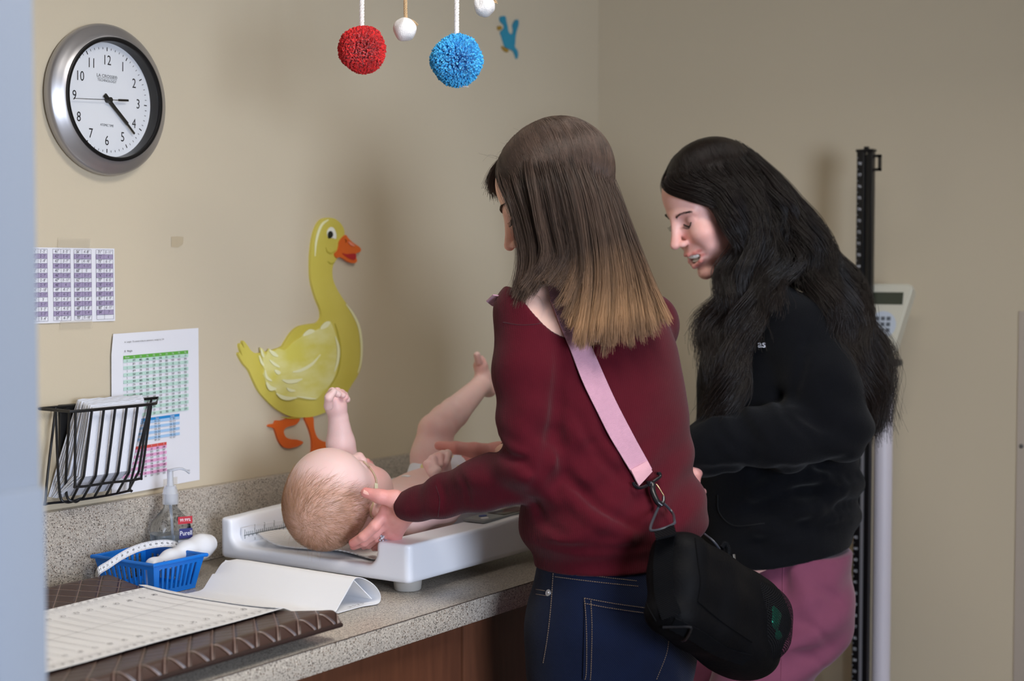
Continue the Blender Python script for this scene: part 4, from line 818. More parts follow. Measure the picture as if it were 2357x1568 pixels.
# ---------------------------------------------------------------- people: shared tools
from mathutils.bvhtree import BVHTree
RH = np.array([RGT[0], RGT[1], 0.0]); DH = np.array([math.cos(ALPHA), math.sin(ALPHA), 0.0]); ZZ = np.array([0, 0, 1.0])
def skin_mat(name, rough=0.45, sss=0.12):
    m = bpy.data.materials.new(name); m.use_nodes = True; nt = m.node_tree; b = nt.nodes['Principled BSDF']; b.inputs['Roughness'].default_value = rough; b.inputs['Specular IOR Level'].default_value = 0.35
    b.inputs['Subsurface Weight'].default_value = sss; b.inputs['Subsurface Radius'].default_value = (0.010, 0.004, 0.0025); b.inputs['Subsurface Scale'].default_value = 1.0
    a = nt.nodes.new('ShaderNodeAttribute'); a.attribute_name = 'tint'; tc = nt.nodes.new('ShaderNodeTexCoord'); n = nt.nodes.new('ShaderNodeTexNoise'); n.inputs['Scale'].default_value = 55; n.inputs['Detail'].default_value = 4; nt.links.new(tc.outputs['Object'], n.inputs['Vector'])
    hs = nt.nodes.new('ShaderNodeHueSaturation'); mr = nt.nodes.new('ShaderNodeMapRange'); mr.inputs['To Min'].default_value = 0.86; mr.inputs['To Max'].default_value = 1.14; nt.links.new(n.outputs['Fac'], mr.inputs['Value']); nt.links.new(mr.outputs[0], hs.inputs['Saturation']); nt.links.new(a.outputs['Color'], hs.inputs['Color']); nt.links.new(hs.outputs['Color'], b.inputs['Base Color'])
    n2 = nt.nodes.new('ShaderNodeTexNoise'); n2.inputs['Scale'].default_value = 420; n2.inputs['Detail'].default_value = 3; nt.links.new(tc.outputs['Object'], n2.inputs['Vector']); bp = nt.nodes.new('ShaderNodeBump'); bp.inputs['Strength'].default_value = 0.25; bp.inputs['Distance'].default_value = 0.0008; nt.links.new(n2.outputs['Fac'], bp.inputs['Height']); nt.links.new(bp.outputs['Normal'], b.inputs['Normal']); return m
skin = skin_mat('skin'); baby_skin = skin_mat('baby_skin', 0.42, 0.18)
def stack(s, secs, lat, fw, k=0.02, lo=None, hi=None, pw=2.2):
    """generalised cylinder along z: secs = [(centre point, half lateral, half depth)]"""
    secs = sorted(secs, key=lambda q: q[0][2]); zs = np.array([q[0][2] for q in secs]); X = s.grid(); z = X[2].ravel()
    def ip(v):
        v = np.array(v, float); out = np.interp(z, zs, v)
        kk = max(1, int(0.018/s.h)); pad = np.pad(out, kk, mode='edge'); ker = np.hanning(2*kk+3)[1:-1]; return np.convolve(pad, ker/ker.sum(), 'valid').reshape(1, 1, -1)
    cx, cy = ip([q[0][0] for q in secs]), ip([q[0][1] for q in secs]); ha, hb = ip([q[1] for q in secs]), ip([q[2] for q in secs])
    dx, dy = X[0]-cx, X[1]-cy; a = np.abs(dx*lat[0]+dy*lat[1])/ha; b_ = np.abs(dx*fw[0]+dy*fw[1])/hb
    d = ((a**pw+b_**pw)**(1/pw)-1)*np.minimum(ha, hb)
    lo = zs[0] if lo is None else lo; hi = zs[-1] if hi is None else hi
    d = np.maximum(d, np.maximum(lo-X[2], X[2]-hi)); s._mix((slice(None),)*3, d.astype(np.float32), k, 'add'); return s
class Drape:
    """the surface of a thing, to lay seams, straps and the like upon"""
    def __init__(s, V, Fc): s.t = BVHTree.FromPolygons([Vector(v) for v in V], [tuple(int(i) for i in f) for f in Fc])
    def hit(s, px, py, off=0.0):
        d = Vector(_ray(px, py)).normalized(); p, n, i, dist = s.t.ray_cast(Vector(CAM), d)
        if p is None: 
            p, n, i, dist = s.t.find_nearest(Vector(at(px, py, 2.4)))
        if n.dot(d) > 0: n = -n
        return np.array(p+n*off), np.array(n)
    def near(s, q, off=0.0):
        p, n, i, dist = s.t.find_nearest(Vector(q)); 
        return np.array(p+n*off), np.array(n)
    def line(s, pts, off=0.001, n=6): return [s.hit(p[0], p[1], off)[0] for p in smooth_path([(x, y, 0) for x, y in pts], n)]
def ribbon(b, P, N, w, thick=0.0012, mi=0):
    P = np.array(P); rows = []
    for i in range(len(P)):
        t = unit(P[min(i+1, len(P)-1)]-P[max(i-1, 0)]); sd = unit(np.cross(t, N[i])); ww = w[i] if hasattr(w, '__len__') else w; rows.append([P[i]+sd*ww*u+N[i]*0.0 for u in (-1, -0.5, 0, 0.5, 1)])
    b.sheet(rows, mi=mi, thick=thick)
def axes(psi, pitch, roll=0.0):
    """rows right, forward, up of a head turned psi degrees to picture left from facing the camera, nodding by pitch"""
    ps, p, ro = math.radians(psi), math.radians(pitch), math.radians(roll)
    f0 = -DH*math.cos(ps)-RH*math.sin(ps); r0 = np.cross(f0, ZZ); f = f0*math.cos(p)-ZZ*math.sin(p); u = ZZ*math.cos(p)+f0*math.sin(p)
    r1 = r0*math.cos(ro)+u*math.sin(ro); u1 = u*math.cos(ro)-r0*math.sin(ro); return np.array([r1, f, u1])
def face(s, c, A, q=1.0, smile=False, baby=False, ears=(1, -1)):
    L = lambda x, y, z: c+q*(A[0]*x+A[1]*y+A[2]*z)
    E = lambda x, y, z, rx, ry, rz, k=0.012, op='add': s.ell(L(x, y, z), (rx*q, ry*q, rz*q), k*q, op, A)
    C = lambda a, b, ra, rb, k=0.008, op='add': s.cone(L(*a), L(*b), ra*q, rb*q, k*q, op)
    if baby:
        E(0, -.006, .028, .0675, .078, .068, .0); E(0, .030, .030, .056, .046, .050, .02); E(0, .026, -.030, .052, .046, .044, .025)
        for g in (1, -1): E(g*.030, .044, -.046, .026, .024, .025, .018); E(g*.042, .018, -.048, .022, .026, .024, .02)
        E(0, .052, -.076, .017, .014, .013, .014); E(0, .034, -.078, .032, .028, .016, .02)
        C((0, .069, -.004), (0, .078, -.024), .006, .0072, .010); E(0, .0805, -.028, .0085, .008, .0072, .005)
        for g in (1, -1):
            E(g*.0085, .0755, -.030, .006, .006, .0055, .004); E(g*.004, .080, -.0345, .0028, .003, .0022, .002, 'sub'); E(g*.027, .074, -.003, .017, .010, .009, .012, 'sub'); E(g*.027, .0585, -.003, .0135, .0125, .011, .004)
        E(0, .062, -.052, .019, .016, .015, .012); s.chain([L(-.015, .068, -.052), L(0, .079, -.0495), L(.015, .068, -.052)], [.0032*q, .0045*q, .0032*q], .003*q); s.chain([L(-.013, .067, -.056), L(0, .0765, -.0585), L(.013, .067, -.056)], [.0035*q, .005*q, .0035*q], .003*q)
        for g in ears: E(g*.067, -.004, -.022, .0065, .014, .021, .005); E(g*.0725, .0, -.021, .005, .008, .013, .003, 'sub'); E(g*.068, .002, -.038, .005, .006, .007, .003)
        return L
    E(0, -.012, .034, .073, .094, .084, 0); E(0, .040, .036, .060, .046, .052, .02); E(0, .034, -.028, .0585, .052, .062, .025)
    E(0, .028, -.068, .050, .050, .040, .022); E(0, .070, -.104 if not smile else -.110, .018, .0155, .0155, .016)
    for g in (1, -1):
        E(g*.050, -.006, -.062, .012, .026, .022, .02); E(g*.038, .058 if not smile else .061, -.036 if not smile else -.034, .0235, .021, .021, .016)
        C((g*.012, .082, .017), (g*.046, .066, .015), .0085, .0075, .010)
        E(g*.031, .0925, .001, .019, .013, .0105, .009, 'sub'); E(g*.0315, .0655, -.001, .0150, .0150, .0125, .003)
        C((g*.019, .0765, -.0035), (g*.044, .0705, -.0025), .0022, .0020, .0025)
    C((0, .086, .014), (0, .1015, -.026), .0072, .0088, .012); C((0, .1015, -.026), (0, .1080, -.0355), .0088, .0098, .004)
    for g in (1, -1): E(g*.0102, .0960, -.0398, .0070, .0090, .0062, .006); E(g*.0060, .1035, -.0455, .0034, .006, .0026, .002, 'sub')
    E(0, .067, -.070, .031, .024, .026, .014)
    if not smile:
        s.chain([L(-.023, .0805, -.0715), L(-.008, .0925, -.0665), L(0, .0915, -.068), L(.008, .0925, -.0665), L(.023, .0805, -.0715)], [.0028*q, .0042*q, .0040*q, .0042*q, .0028*q], .003*q)
        s.chain([L(-.021, .0805, -.0735), L(0, .0915, -.0775), L(.021, .0805, -.0735)], [.0032*q, .0055*q, .0032*q], .003*q)
    else:
        s.ell(L(0, .084, -.0758), (.0275*q, .026*q, .0126*q), .003*q, 'sub', A)
        s.chain([L(-.0370, .0690, -.0565), L(-.020, .0855, -.0640), L(-.006, .0930, -.0640), L(.006, .0930, -.0640), L(.020, .0855, -.0640), L(.0370, .0690, -.0565)], [.0026*q, .0030*q, .0035*q, .0035*q, .0030*q, .0026*q], .003*q)
        s.chain([L(-.0375, .0685, -.0570), L(-.022, .0820, -.0825), L(0, .0880, -.0908), L(.022, .0820, -.0825), L(.0375, .0685, -.0570)], [.0022*q, .0038*q, .0046*q, .0038*q, .0022*q], .003*q)
        for g in (1, -1): E(g*.0350, .0650, -.0670, .0065, .0065, .0085, .006); E(g*.0435, .0625, -.054, .010, .011, .014, .012); E(g*.039, .064, -.030, .021, .019, .018, .012)       # cheeks bunched beside the smile
    for g in ears: E(g*.0745, -.012, -.016, .0075, .017, .029, .006); E(g*.081, -.007, -.013, .006, .010, .018, .003, 'sub')
    return L
def blend(col, target, w): return col*(1-w[:, None])+np.array(target)[None]*w[:, None]
def gauss(P, p, r): return np.exp(-(((P-np.array(p))/np.array(r))**2).sum(1))
def face_paint(V, c, A, q, base, lips, smile=False, baby=False, scalp=None, brow=None):
    P = (V-c)@A.T/q; col = np.tile(np.array(lin(base)), (len(V), 1)); red = np.array(lin((214, 118, 104)))
    fz = -.030 if baby else -.040
    for g in (1, -1): col = blend(col, red, 0.42*gauss(P, (g*.040, .058, fz), (.022, .03, .020)))
    ny = .08 if baby else .105
    col = blend(col, red, 0.40*gauss(P, (0, ny, -.036), (.014, .014, .014)))
    for g in (1, -1): col = blend(col, red, 0.35*gauss(P, (g*.078, -.01, -.015), (.012, .03, .035))); col = blend(col, np.array(lin((150, 96, 92))), 0.42*gauss(P, (g*.031, .078, .001 if not baby else -.004), (.016, .02, .0075)))
    if baby:
        w = np.maximum(gauss(P, (0, .079, -.0495), (.014, .012, .0045)), gauss(P, (0, .076, -.0585), (.012, .012, .005)))
    elif smile:
        w = np.zeros(len(V))
        for x, y, z in ((-.020, .0855, -.0640), (-.006, .0935, -.0638), (.006, .0935, -.0638), (.020, .0855, -.0640), (-.022, .0825, -.0828), (0, .0885, -.0912), (.022, .0825, -.0828), (-.011, .087, -.0885), (.011, .087, -.0885), (.028, .079, -.0625), (-.028, .079, -.0625), (-.029, .077, -.072), (.029, .077, -.072)): w = np.maximum(w, gauss(P, (x, y, z), (.0085, .009, .0042)))
        inn = (np.abs(P[:, 0]) < .0225) & (P[:, 1] < .0740) & (P[:, 1] > .04) & (np.abs(P[:, 2]+.0748) < .0105); col[inn] = lin((110, 40, 44))
    else:
        w = np.maximum(gauss(P, (0, .0925, -.068), (.020, .010, .0045)), gauss(P, (0, .0915, -.0775), (.018, .010, .0055)))
    col = blend(col, np.array(lin(lips)), np.clip(w*1.25, 0, 1)*0.85)
    if scalp is not None: col = scalp(P, col)
    return col
def surf_y(P, V, x, z, ymin=0.03):
    """local forward coordinate of the face at (x, z)"""
    m = P[:, 1] > ymin; i = np.argmin(((P[m][:, 0]-x)**2+(P[m][:, 2]-z)**2)-0.02*P[m][:, 1]*1e-2); return P[m][i, 1]
def hand_sdf(s, wrist, palm, knuckles, fingers, thumb, rw=0.024, rp=0.013, rf=0.0085, q=1.0):
    """wrist point; palm point; knuckle points; fingers = joint chains from each knuckle; thumb = joint chain from the base"""
    s.cone(wrist, palm, rw*q, rp*1.5*q, .012*q)
    for kx in knuckles: s.cone(wrist*0.75+palm*0.25, kx, rp*1.15*q, rp*0.86*q, .010*q)
    for i in range(len(knuckles)-1): s.cone(knuckles[i], knuckles[i+1], rp*0.8*q, rp*0.8*q, .008*q)
    for i, (kx, ch) in enumerate(zip(knuckles, fingers)):
        r0 = rf*(0.9 if i == len(knuckles)-1 else 1.0)*q; pts = [kx]+list(ch); rad = [r0*1.12]+list(np.linspace(r0*1.04, r0*0.80, len(ch)))
        s.chain(pts, rad, .0035*q)
    s.chain(list(thumb), list(np.linspace(rp*1.35*q, rf*0.98*q, len(thumb))), .006*q)
def nail(b, p, n, t, w=0.0055, l=0.007):
    sd = unit(np.cross(t, n)); n = unit(np.cross(sd, t)); rows = [[p+t*(l*v)+sd*(w*u)*(1 if v < 0.6 else 0.86)-n*(0.0018*u*u) for u in np.linspace(-1, 1, 7)] for v in (-0.7, -0.2, 0.3, 0.75, 1.0)]; b.sheet(rows, thick=0.0006)
def fabric(name, col, rib=0.0, ribscale=260, axis=RH, rough=0.9, sheen=0.25, noise=0.12, nsc=60, bump=0.35, bsc=900, spec=0.12):
    m = mat(name, col, rough, noise=noise, nscale=nsc, bump=bump, bscale=bsc, sheen=sheen, spec=spec); nt = m.node_tree; bs = bsdf(m); bs.inputs['Sheen Roughness'].default_value = 0.5
    if rib:
        old = [l.from_socket for l in bs.inputs['Normal'].links][0] if bs.inputs['Normal'].links else None
        tc = nt.nodes.new('ShaderNodeTexCoord'); dp = nt.nodes.new('ShaderNodeVectorMath'); dp.operation = 'DOT_PRODUCT'; dp.inputs[1].default_value = tuple(axis); nt.links.new(tc.outputs['Object'], dp.inputs[0])
        mu = nt.nodes.new('ShaderNodeMath'); mu.operation = 'MULTIPLY'; mu.inputs[1].default_value = ribscale*2*math.pi; nt.links.new(dp.outputs['Value'], mu.inputs[0]); sn = nt.nodes.new('ShaderNodeMath'); sn.operation = 'SINE'; nt.links.new(mu.outputs[0], sn.inputs[0])
        bp = nt.nodes.new('ShaderNodeBump'); bp.inputs['Strength'].default_value = rib; bp.inputs['Distance'].default_value = 0.001; nt.links.new(sn.outputs[0], bp.inputs['Height'])
        if old is not None: nt.links.new(old, bp.inputs['Normal'])
        nt.links.new(bp.outputs['Normal'], bs.inputs['Normal'])
    return m
def hair_mat(name, stops, rough=0.40, var=0.35, spec=0.35):
    m = bpy.data.materials.new(name); m.use_nodes = True; nt = m.node_tree; b = nt.nodes['Principled BSDF']; b.inputs['Roughness'].default_value = rough; b.inputs['Specular IOR Level'].default_value = spec
    hi = nt.nodes.new('ShaderNodeAttribute'); hi.attribute_name = 'along'; cr = nt.nodes.new('ShaderNodeValToRGB'); el = cr.color_ramp.elements
    while len(el) < len(stops): el.new(0.5)
    for e, (p, c) in zip(el, stops): e.position = p; e.color = (*lin(c), 1)
    nt.links.new(hi.outputs['Fac'], cr.inputs['Fac']); a = nt.nodes.new('ShaderNodeAttribute'); a.attribute_name = 'strand'; mr = nt.nodes.new('ShaderNodeMapRange'); mr.inputs['To Min'].default_value = 1-var; mr.inputs['To Max'].default_value = 1+var; nt.links.new(a.outputs['Fac'], mr.inputs['Value'])
    hs = nt.nodes.new('ShaderNodeHueSaturation'); nt.links.new(mr.outputs[0], hs.inputs['Value']); nt.links.new(cr.outputs['Color'], hs.inputs['Color']); nt.links.new(hs.outputs['Color'], b.inputs['Base Color']); return m
def guided_hair(guides, n, seed, spread=0.006, inward=None, wave=0.0, wl=0.09, npts=14, clump=0.5, lenvar=0.06, jit_end=0.010, tight=0.3):
    """strands combed between neighbouring guide curves"""
    g = np.random.default_rng(seed); G = []
    for gd in guides:
        P = smooth_path(gd, 10); L = np.concatenate([[0], np.cumsum(np.linalg.norm(np.diff(P, axis=0), axis=1))]); t = np.linspace(0, L[-1], npts); G.append(np.stack([np.interp(t, L, P[:, i]) for i in range(3)], 1))
    G = np.array(G); NG = len(G); out = []; ccol = []; T = np.linspace(0, 1, npts)[:, None]
    ncl = max(1, n//70); clu = g.uniform(0, NG-1, ncl); clo = g.normal(0, 1, (ncl, 3)); clp = g.uniform(0, 6.28, ncl); cll = g.normal(0, lenvar, ncl)
    for i in range(n):
        u0 = g.uniform(0, NG-1); ci = int(np.argmin(np.abs(clu-u0-g.normal(0, .03)))); u = u0*(1-clump)+clu[ci]*clump
        k = min(int(u), NG-2); f = u-k
        root_u = u0; kr = min(int(root_u), NG-2); fr = root_u-kr
        Pr = G[kr]*(1-fr)+G[kr+1]*fr; Pt = G[k]*(1-f)+G[k+1]*f; w = T**0.8; P = Pr*(1-w)+Pt*w
        P = P+(clo[ci]*spread*0.9)[None]*np.minimum(1, 0.25+T*1.3)+(g.normal(0, 1, 3)*spread*0.7)[None]*(1-tight*T)*np.minimum(1, .3+2*T)+g.normal(0, 1, 3)[None]*jit_end*T**3
        if wave:
            tl = T[:, 0]; ph = 1.9*u+0.35*math.sin(clp[ci])+g.normal(0, 0.15); amp = wave*np.clip((tl-0.18)/0.3, 0, 1); P = P+(np.sin(tl*6.28/wl+ph)*amp)[:, None]*RH[None]+(np.cos(tl*6.28/wl*0.93+ph*1.7)*amp)[:, None]*(-DH)[None]*0.8
        ccol.append(.30*math.sin(ci*12.9898)); Lc = 1+cll[ci]+g.normal(0, lenvar*0.3)
        if Lc < 1:
            tt = np.linspace(0, Lc, npts); P = np.stack([np.interp(tt, T[:, 0], P[:, j]) for j in range(3)], 1)
        out.append(P)
    cols = np.clip(0.5+0.17*np.random.default_rng(seed+1).normal(size=n)+np.array(ccol), 0, 1); return out, cols
def core_chains(s, gs, cut, r, pull, k=.014):
    R = []
    for g in gs:
        P = smooth_path(g, 6); L = np.concatenate([[0], np.cumsum(np.linalg.norm(np.diff(P, axis=0), axis=1))]); t = np.linspace(0, L[-1]*cut, 14); R.append(np.stack([np.interp(t, L, P[:, i]) for i in range(3)], 1))
    M_ = np.mean(R, axis=0)
    for P in R:
        d = M_-P; ln = np.linalg.norm(d, axis=1, keepdims=True)+1e-9; P = P+d/ln*np.minimum(pull, ln); P = P[2:]; s.chain(list(P), list(r*np.minimum(1, .55+.12*np.arange(len(P)))), k)
def gpts(gs, D): return [[at(x, y, D+dz) for x, y, dz in g] for g in gs]

def off_skull(P, c, A, q, pad=0.006, r=(.0745, .0945, .0855), o=(0, -.014, .035)):
    """lift a strand that dips below the scalp back onto it"""
    pad = pad*(0.6+1.1*abs(math.sin(P[0, 0]*9173.7+P[0, 2]*5231.1)*1.0))
    X = (P-c)@A.T/q-np.array(o); R_ = np.array(r)+pad*np.linspace(0.75, 1, len(P))[:, None]/q; k = np.sqrt(((X/R_)**2).sum(1)); m = k < 1
    X[m] = X[m]/np.maximum(k[m], 0.05)[:, None]; return c+q*((X+np.array(o))@A)

def sculpt(s, marks):
    """press creases ('sub') and raise ridges ('add') along lines seen on the surface"""
    V, Fc = s.mesh(); D_ = Drape(V, Fc)
    for pts, r, k, op in marks:
        L_ = []
        for p in smooth_path([(x, y, 0) for x, y in pts], 3):
            q, n = D_.hit(p[0], p[1], 0.0); L_.append(q+n*(r*0.85 if op == 'sub' else -r*0.40))
        n = len(L_); rad = [r*(0.35+0.65*math.sin(math.pi*(i+.5)/n)) for i in range(n)]; s.chain(L_, rad, k*0.62, op)
    return s
# ---------------------------------------------------------------- woman in the red sweater
w1c = at(1405, 1330, 2.45)
w1 = thing('person', (w1c[0], w1c[1], 0), 'person in maroon sweater and jeans, back to us, cradling the baby on the scale', 'person')
YAW1 = math.radians(40); lat1 = RH*math.cos(YAW1)+DH*math.sin(YAW1); fw1 = -RH*math.sin(YAW1)+DH*math.cos(YAW1)
SK1 = (236, 190, 172)
# --- sweater
SEC1 = [((1352, 690, 2.47), .105, .055), ((1350, 715, 2.47), .140, .068), ((1352, 745, 2.47), .163, .080), ((1360, 800, 2.47), .170, .096), ((1380, 900, 2.465), .166, .105), ((1391, 1000, 2.46), .160, .107), ((1400, 1100, 2.455), .158, .110), ((1418, 1165, 2.45), .168, .119), ((1420, 1205, 2.45), .170, .121), ((1410, 1238, 2.45), .162, .116), ((1410, 1258, 2.45), .138, .104), ((1412, 1296, 2.45), .137, .104)]
sec1 = [(at(*p), a, b_) for p, a, b_ in SEC1]
shL, elL, wrL = at(1214, 722, 2.385), at(1226, 1072, 2.345), at(930, 1168, 2.50)
shR, elR, wrR = at(1490, 745, 2.60), at(1400, 1030, 2.78), at(1160, 1048, 2.83)
zhem = at(1404, 1296, 2.45)[2]
s = SDF((-1.62, -1.10, zhem-0.02), (-0.98, -0.42, 1.42), 0.0045)
stack(s, sec1, lat1, fw1, 0.0)
cuffL = wrL*0.985+elL*0.015
s.chain([at(1262, 690, 2.42), shL, at(1214, 850, 2.365), at(1214, 960, 2.355), elL], [.036, .052, .0510, .0465, .0430], .013)
s.chain([elL, at(1120, 1112, 2.40), at(1020, 1145, 2.45), at(965, 1160, 2.48), cuffL], [.0430, .0395, .0315, .0270, .0258], .022)
s.chain([at(1430, 700, 2.56), shR, elR], [.04, .050, .044], .022); s.chain([elR, at(1270, 1040, 2.80), at(1200, 1046, 2.80)], [.040, .033, .028], .02)
# wrinkles: soft folds round the elbow, across the blouson waist and below the arm
e_ = elL
def folds1(x, y, z):
    u = x*lat1[0]+y*lat1[1]; r_ = x*RH[0]+y*RH[1]
    w1_ = np.exp(-(((z-1.075)/0.10)**2)); f = 0.0030*w1_*np.sin(95*(z-0.55*u)+2.2*np.sin(14*u))
    de = np.sqrt((x-e_[0])**2+(y-e_[1])**2+(z-e_[2])**2); f = f+0.0034*np.exp(-(de/0.09)**2)*np.sin(120*(0.55*(r_-e_@RH)+0.85*(z-e_[2]))+1.0)
    ds = np.exp(-(((x-at(1270, 905, 2.37)[0])**2+(y-at(1270, 905, 2.37)[1])**2+(z-at(1270, 905, 2.37)[2])**2)/0.11**2)); f = f+0.0028*ds*np.sin(85*(0.8*r_-0.5*z)+0.7)
    f = f+0.0016*np.sin(31*u+9*z)*np.sin(23*z+4)
    m = np.clip((z-(zhem+0.028))/0.03, 0, 1); return f*m
s.field(folds1)
s.half((0, 0, zhem), (0, 0, -1), 0.006); dcuf = unit(wrL-at(1020, 1145, 2.45)); s.half(wrL+dcuf*0.0015, dcuf, 0.006)
sculpt(s, [([(1288, 790), (1285, 880), (1276, 960), (1262, 1040), (1247, 1085), (1222, 1132)], .007, .022, 'sub'), ([(1140, 1022), (1170, 1052), (1206, 1062)], .005, .016, 'sub'), ([(1182, 1035), (1212, 1072), (1230, 1090)], .004, .014, 'sub'), ([(1150, 1000), (1180, 1030), (1215, 1045)], .006, .014, 'add'),
 ([(1276, 990), (1306, 1095), (1356, 1145)], .006, .020, 'sub'), ([(1316, 1106), (1393, 1180), (1480, 1216)], .006, .020, 'sub'), ([(1300, 1130), (1360, 1190), (1450, 1232)], .008, .022, 'add'), ([(1238, 1250), (1300, 1262), (1400, 1266), (1500, 1258)], .006, .016, 'sub'), ([(1228, 1150), (1250, 1200), (1300, 1230)], .005, .018, 'sub'), ([(1330, 960), (1380, 1050), (1440, 1110)], .004, .020, 'sub'), ([(1052, 1085), (1072, 1120), (1080, 1160)], .0035, .012, 'sub'), ([(1010, 1110), (1024, 1140), (1020, 1180)], .003, .010, 'sub')])
# hem band and cuff edge slightly narrower, neckline scooped down the back
cn = at(1368, 640, 2.36); AxV = np.array([lat1, fw1, ZZ]); s.ell(cn, (.112, .17, .100), .006, 'sub', AxV)
V, Fc = s.mesh(); V = relax(V, Fc, 2); sw1V, sw1F = V, Fc
maroon = fabric('maroon_knit', (76, 13, 26), rib=0.12, sheen=0.08, ribscale=330, axis=RH*0.9+ZZ*0.1)
o_sw1 = soft_obj('sweater', [(V, Fc)], maroon, w1); DS1 = Drape(V, Fc)
for pts in ([(1158, 742), (1200, 748), (1248, 742), (1254, 715), (1236, 655)], [(1003, 1118), (1012, 1150), (1008, 1190)]):
    b = MB(); b.tube(DS1.line(pts, 0.0002, 8), 0.0006, 6); b.build('seam', fabric('maroon_seam', (62, 12, 22)), o_sw1)
# --- body under it: legs, trunk, neck, head, arms, hands
s = SDF((-1.62, -1.08, 0.93), (-1.02, -0.45, 1.42), 0.007); stack(s, [(c, a-.024, b_-.024) for c, a, b_ in sec1], lat1, fw1, 0.0); s.chain([shL, elL, at(1020, 1145, 2.45)], [.034, .028, .020], .02); s.chain([shR, elR, wrR], [.040, .034, .022], .02)
trunk = s.mesh()
hipC = at(1412, 1330, 2.45); hz = hipC[2]
legs = []
for sg in (-1, 1):
    h = hipC+lat1*0.070*sg; legs.append([h-ZZ*0.02, np.array([h[0], h[1], 0.50])+fw1*0.015+lat1*0.006*sg, np.array([h[0], h[1], 0.085])-fw1*0.01+lat1*0.012*sg])
s = SDF((hipC[0]-0.3, hipC[1]-0.3, 0.02), (hipC[0]+0.3, hipC[1]+0.3, hz+0.1), 0.009)
for h, kn, an in legs: s.chain([h-ZZ*.04, kn, an], [.050, .044, .034], .02); s.cone(an, an+fw1*0.14-ZZ*0.045, .034, .026, .02)
legm = s.mesh()
A1 = axes(104, 27); hc1 = at(1281, 452, 2.435); q1 = 0.965
s = SDF(hc1-np.array([.19, .19, .36]), hc1+np.array([.19, .19, .14]), 0.0024)
stack(s, [(at(1352, 640, 2.46), .050, .046), (at(1352, 672, 2.47), .070, .052), (at(1350, 692, 2.47), .118, .056), (at(1350, 715, 2.47), .144, .066), (at(1352, 745, 2.47), .160, .077), (at(1360, 800, 2.47), .162, .088), (at(1370, 850, 2.47), .160, .094)], lat1, fw1, 0.0, lo=hc1[2]-.345)
L1 = face(s, hc1, A1, q1); s.cone(L1(0, -.030, -.045), at(1350, 668, 2.465), .054, .052, .022); s.cone(at(1350, 660, 2.465), at(1238, 700, 2.42), .040, .046, .03); s.cone(at(1350, 660, 2.465), at(1455, 705, 2.53), .040, .044, .03)
V, Fc = s.mesh(); V = relax(V, Fc, 1); P1h = (V-hc1)@A1.T/q1; scalp1 = lambda P, col: blend(col, np.array(lin((74, 58, 50))), np.clip((P[:, 2]-.052-.35*np.clip(P[:, 1]-.03, 0, 1))/.010, 0, 1)*.9); col1 = face_paint(V, hc1, A1, q1, SK1, (206, 120, 116), scalp=scalp1)
headm = (V, Fc)
# left hand: palm and fingers under the baby's head, thumb along its temple
pw = wrL; s = SDF(np.minimum(at(790, 1270, 2.45), at(1010, 1100, 2.62))-0.06, np.maximum(at(790, 1270, 2.45), at(1010, 1100, 2.62))+0.06, 0.0016)
kn = [at(890, 1176, 2.515), at(889, 1200, 2.525), at(897, 1222, 2.54), at(908, 1238, 2.555)]
fg = [[at(862, 1212, 2.505), at(836, 1236, 2.51), at(812, 1250, 2.525)], [at(862, 1228, 2.52), at(838, 1247, 2.535), at(814, 1257, 2.56)], [at(872, 1238, 2.545), at(850, 1252, 2.57), at(828, 1258, 2.60)], [at(886, 1250, 2.575), at(868, 1258, 2.60), at(850, 1262, 2.62)]]
thb = [at(934, 1160, 2.500), at(908, 1149, 2.495), at(874, 1143, 2.490), at(842, 1134, 2.492)]
hand_sdf(s, at(950, 1165, 2.49), at(908, 1188, 2.525), kn, fg, thb, 0.0225, 0.0128, 0.0088); s.cone(at(1015, 1148, 2.455), at(945, 1166, 2.495), .0225, .0215, .01)
for k_, kx in enumerate(kn): s.cone(at(940, 1160+k_*7, 2.478), kx-unit(_ray(890, 1200))*0.006, .0022, .003, .006)       # tendons
V, Fc = s.mesh(); handL = (relax(V, Fc, 1), Fc)
# right hand: closed round the baby's thigh
s = SDF(np.minimum(at(975, 990, 2.72), at(1200, 1100, 2.98))-0.05, np.maximum(at(975, 990, 2.72), at(1200, 1100, 2.98))+0.05, 0.0018)
kn2 = [at(1092, 1036, 2.905), at(1088, 1050, 2.90), at(1088, 1062, 2.895), at(1092, 1072, 2.89)]
fg2 = [[at(1054, 1034, 2.93), at(1022, 1034, 2.955), at(992, 1034, 2.955)], [at(1050, 1050, 2.925), at(1018, 1051, 2.95), at(988, 1051, 2.95)], [at(1050, 1064, 2.915), at(1020, 1067, 2.94), at(992, 1067, 2.945)], [at(1056, 1076, 2.905), at(1030, 1080, 2.925), at(1006, 1080, 2.93)]]
thb2 = [at(1128, 1042, 2.845), at(1092, 1037, 2.828), at(1050, 1031, 2.825), at(1010, 1026, 2.832)]
hand_sdf(s, at(1150, 1046, 2.845), at(1112, 1050, 2.875), kn2, fg2, thb2, 0.0225, 0.0128, 0.0086); s.cone(at(1215, 1046, 2.82), at(1150, 1046, 2.845), .025, .0215, .01)
V, Fc = s.mesh(); handR = (relax(V, Fc, 1), Fc)
def hand_col(V, tips, base=(226, 160, 152)):
    c = np.tile(np.array(lin(base)), (len(V), 1)); red = np.array(lin((208, 104, 104)))
    for t in tips: c = blend(c, red, 0.55*np.exp(-((V-t)**2).sum(1)/0.012**2))
    return c
flat = lambda V, c: np.tile(np.array(lin(c)), (len(V), 1))
cols = np.vstack([flat(trunk[0], SK1), flat(legm[0], SK1), col1, hand_col(handL[0], kn+[f[-1] for f in fg]+thb[-2:]), hand_col(handR[0], kn2+[f[-1] for f in fg2])])
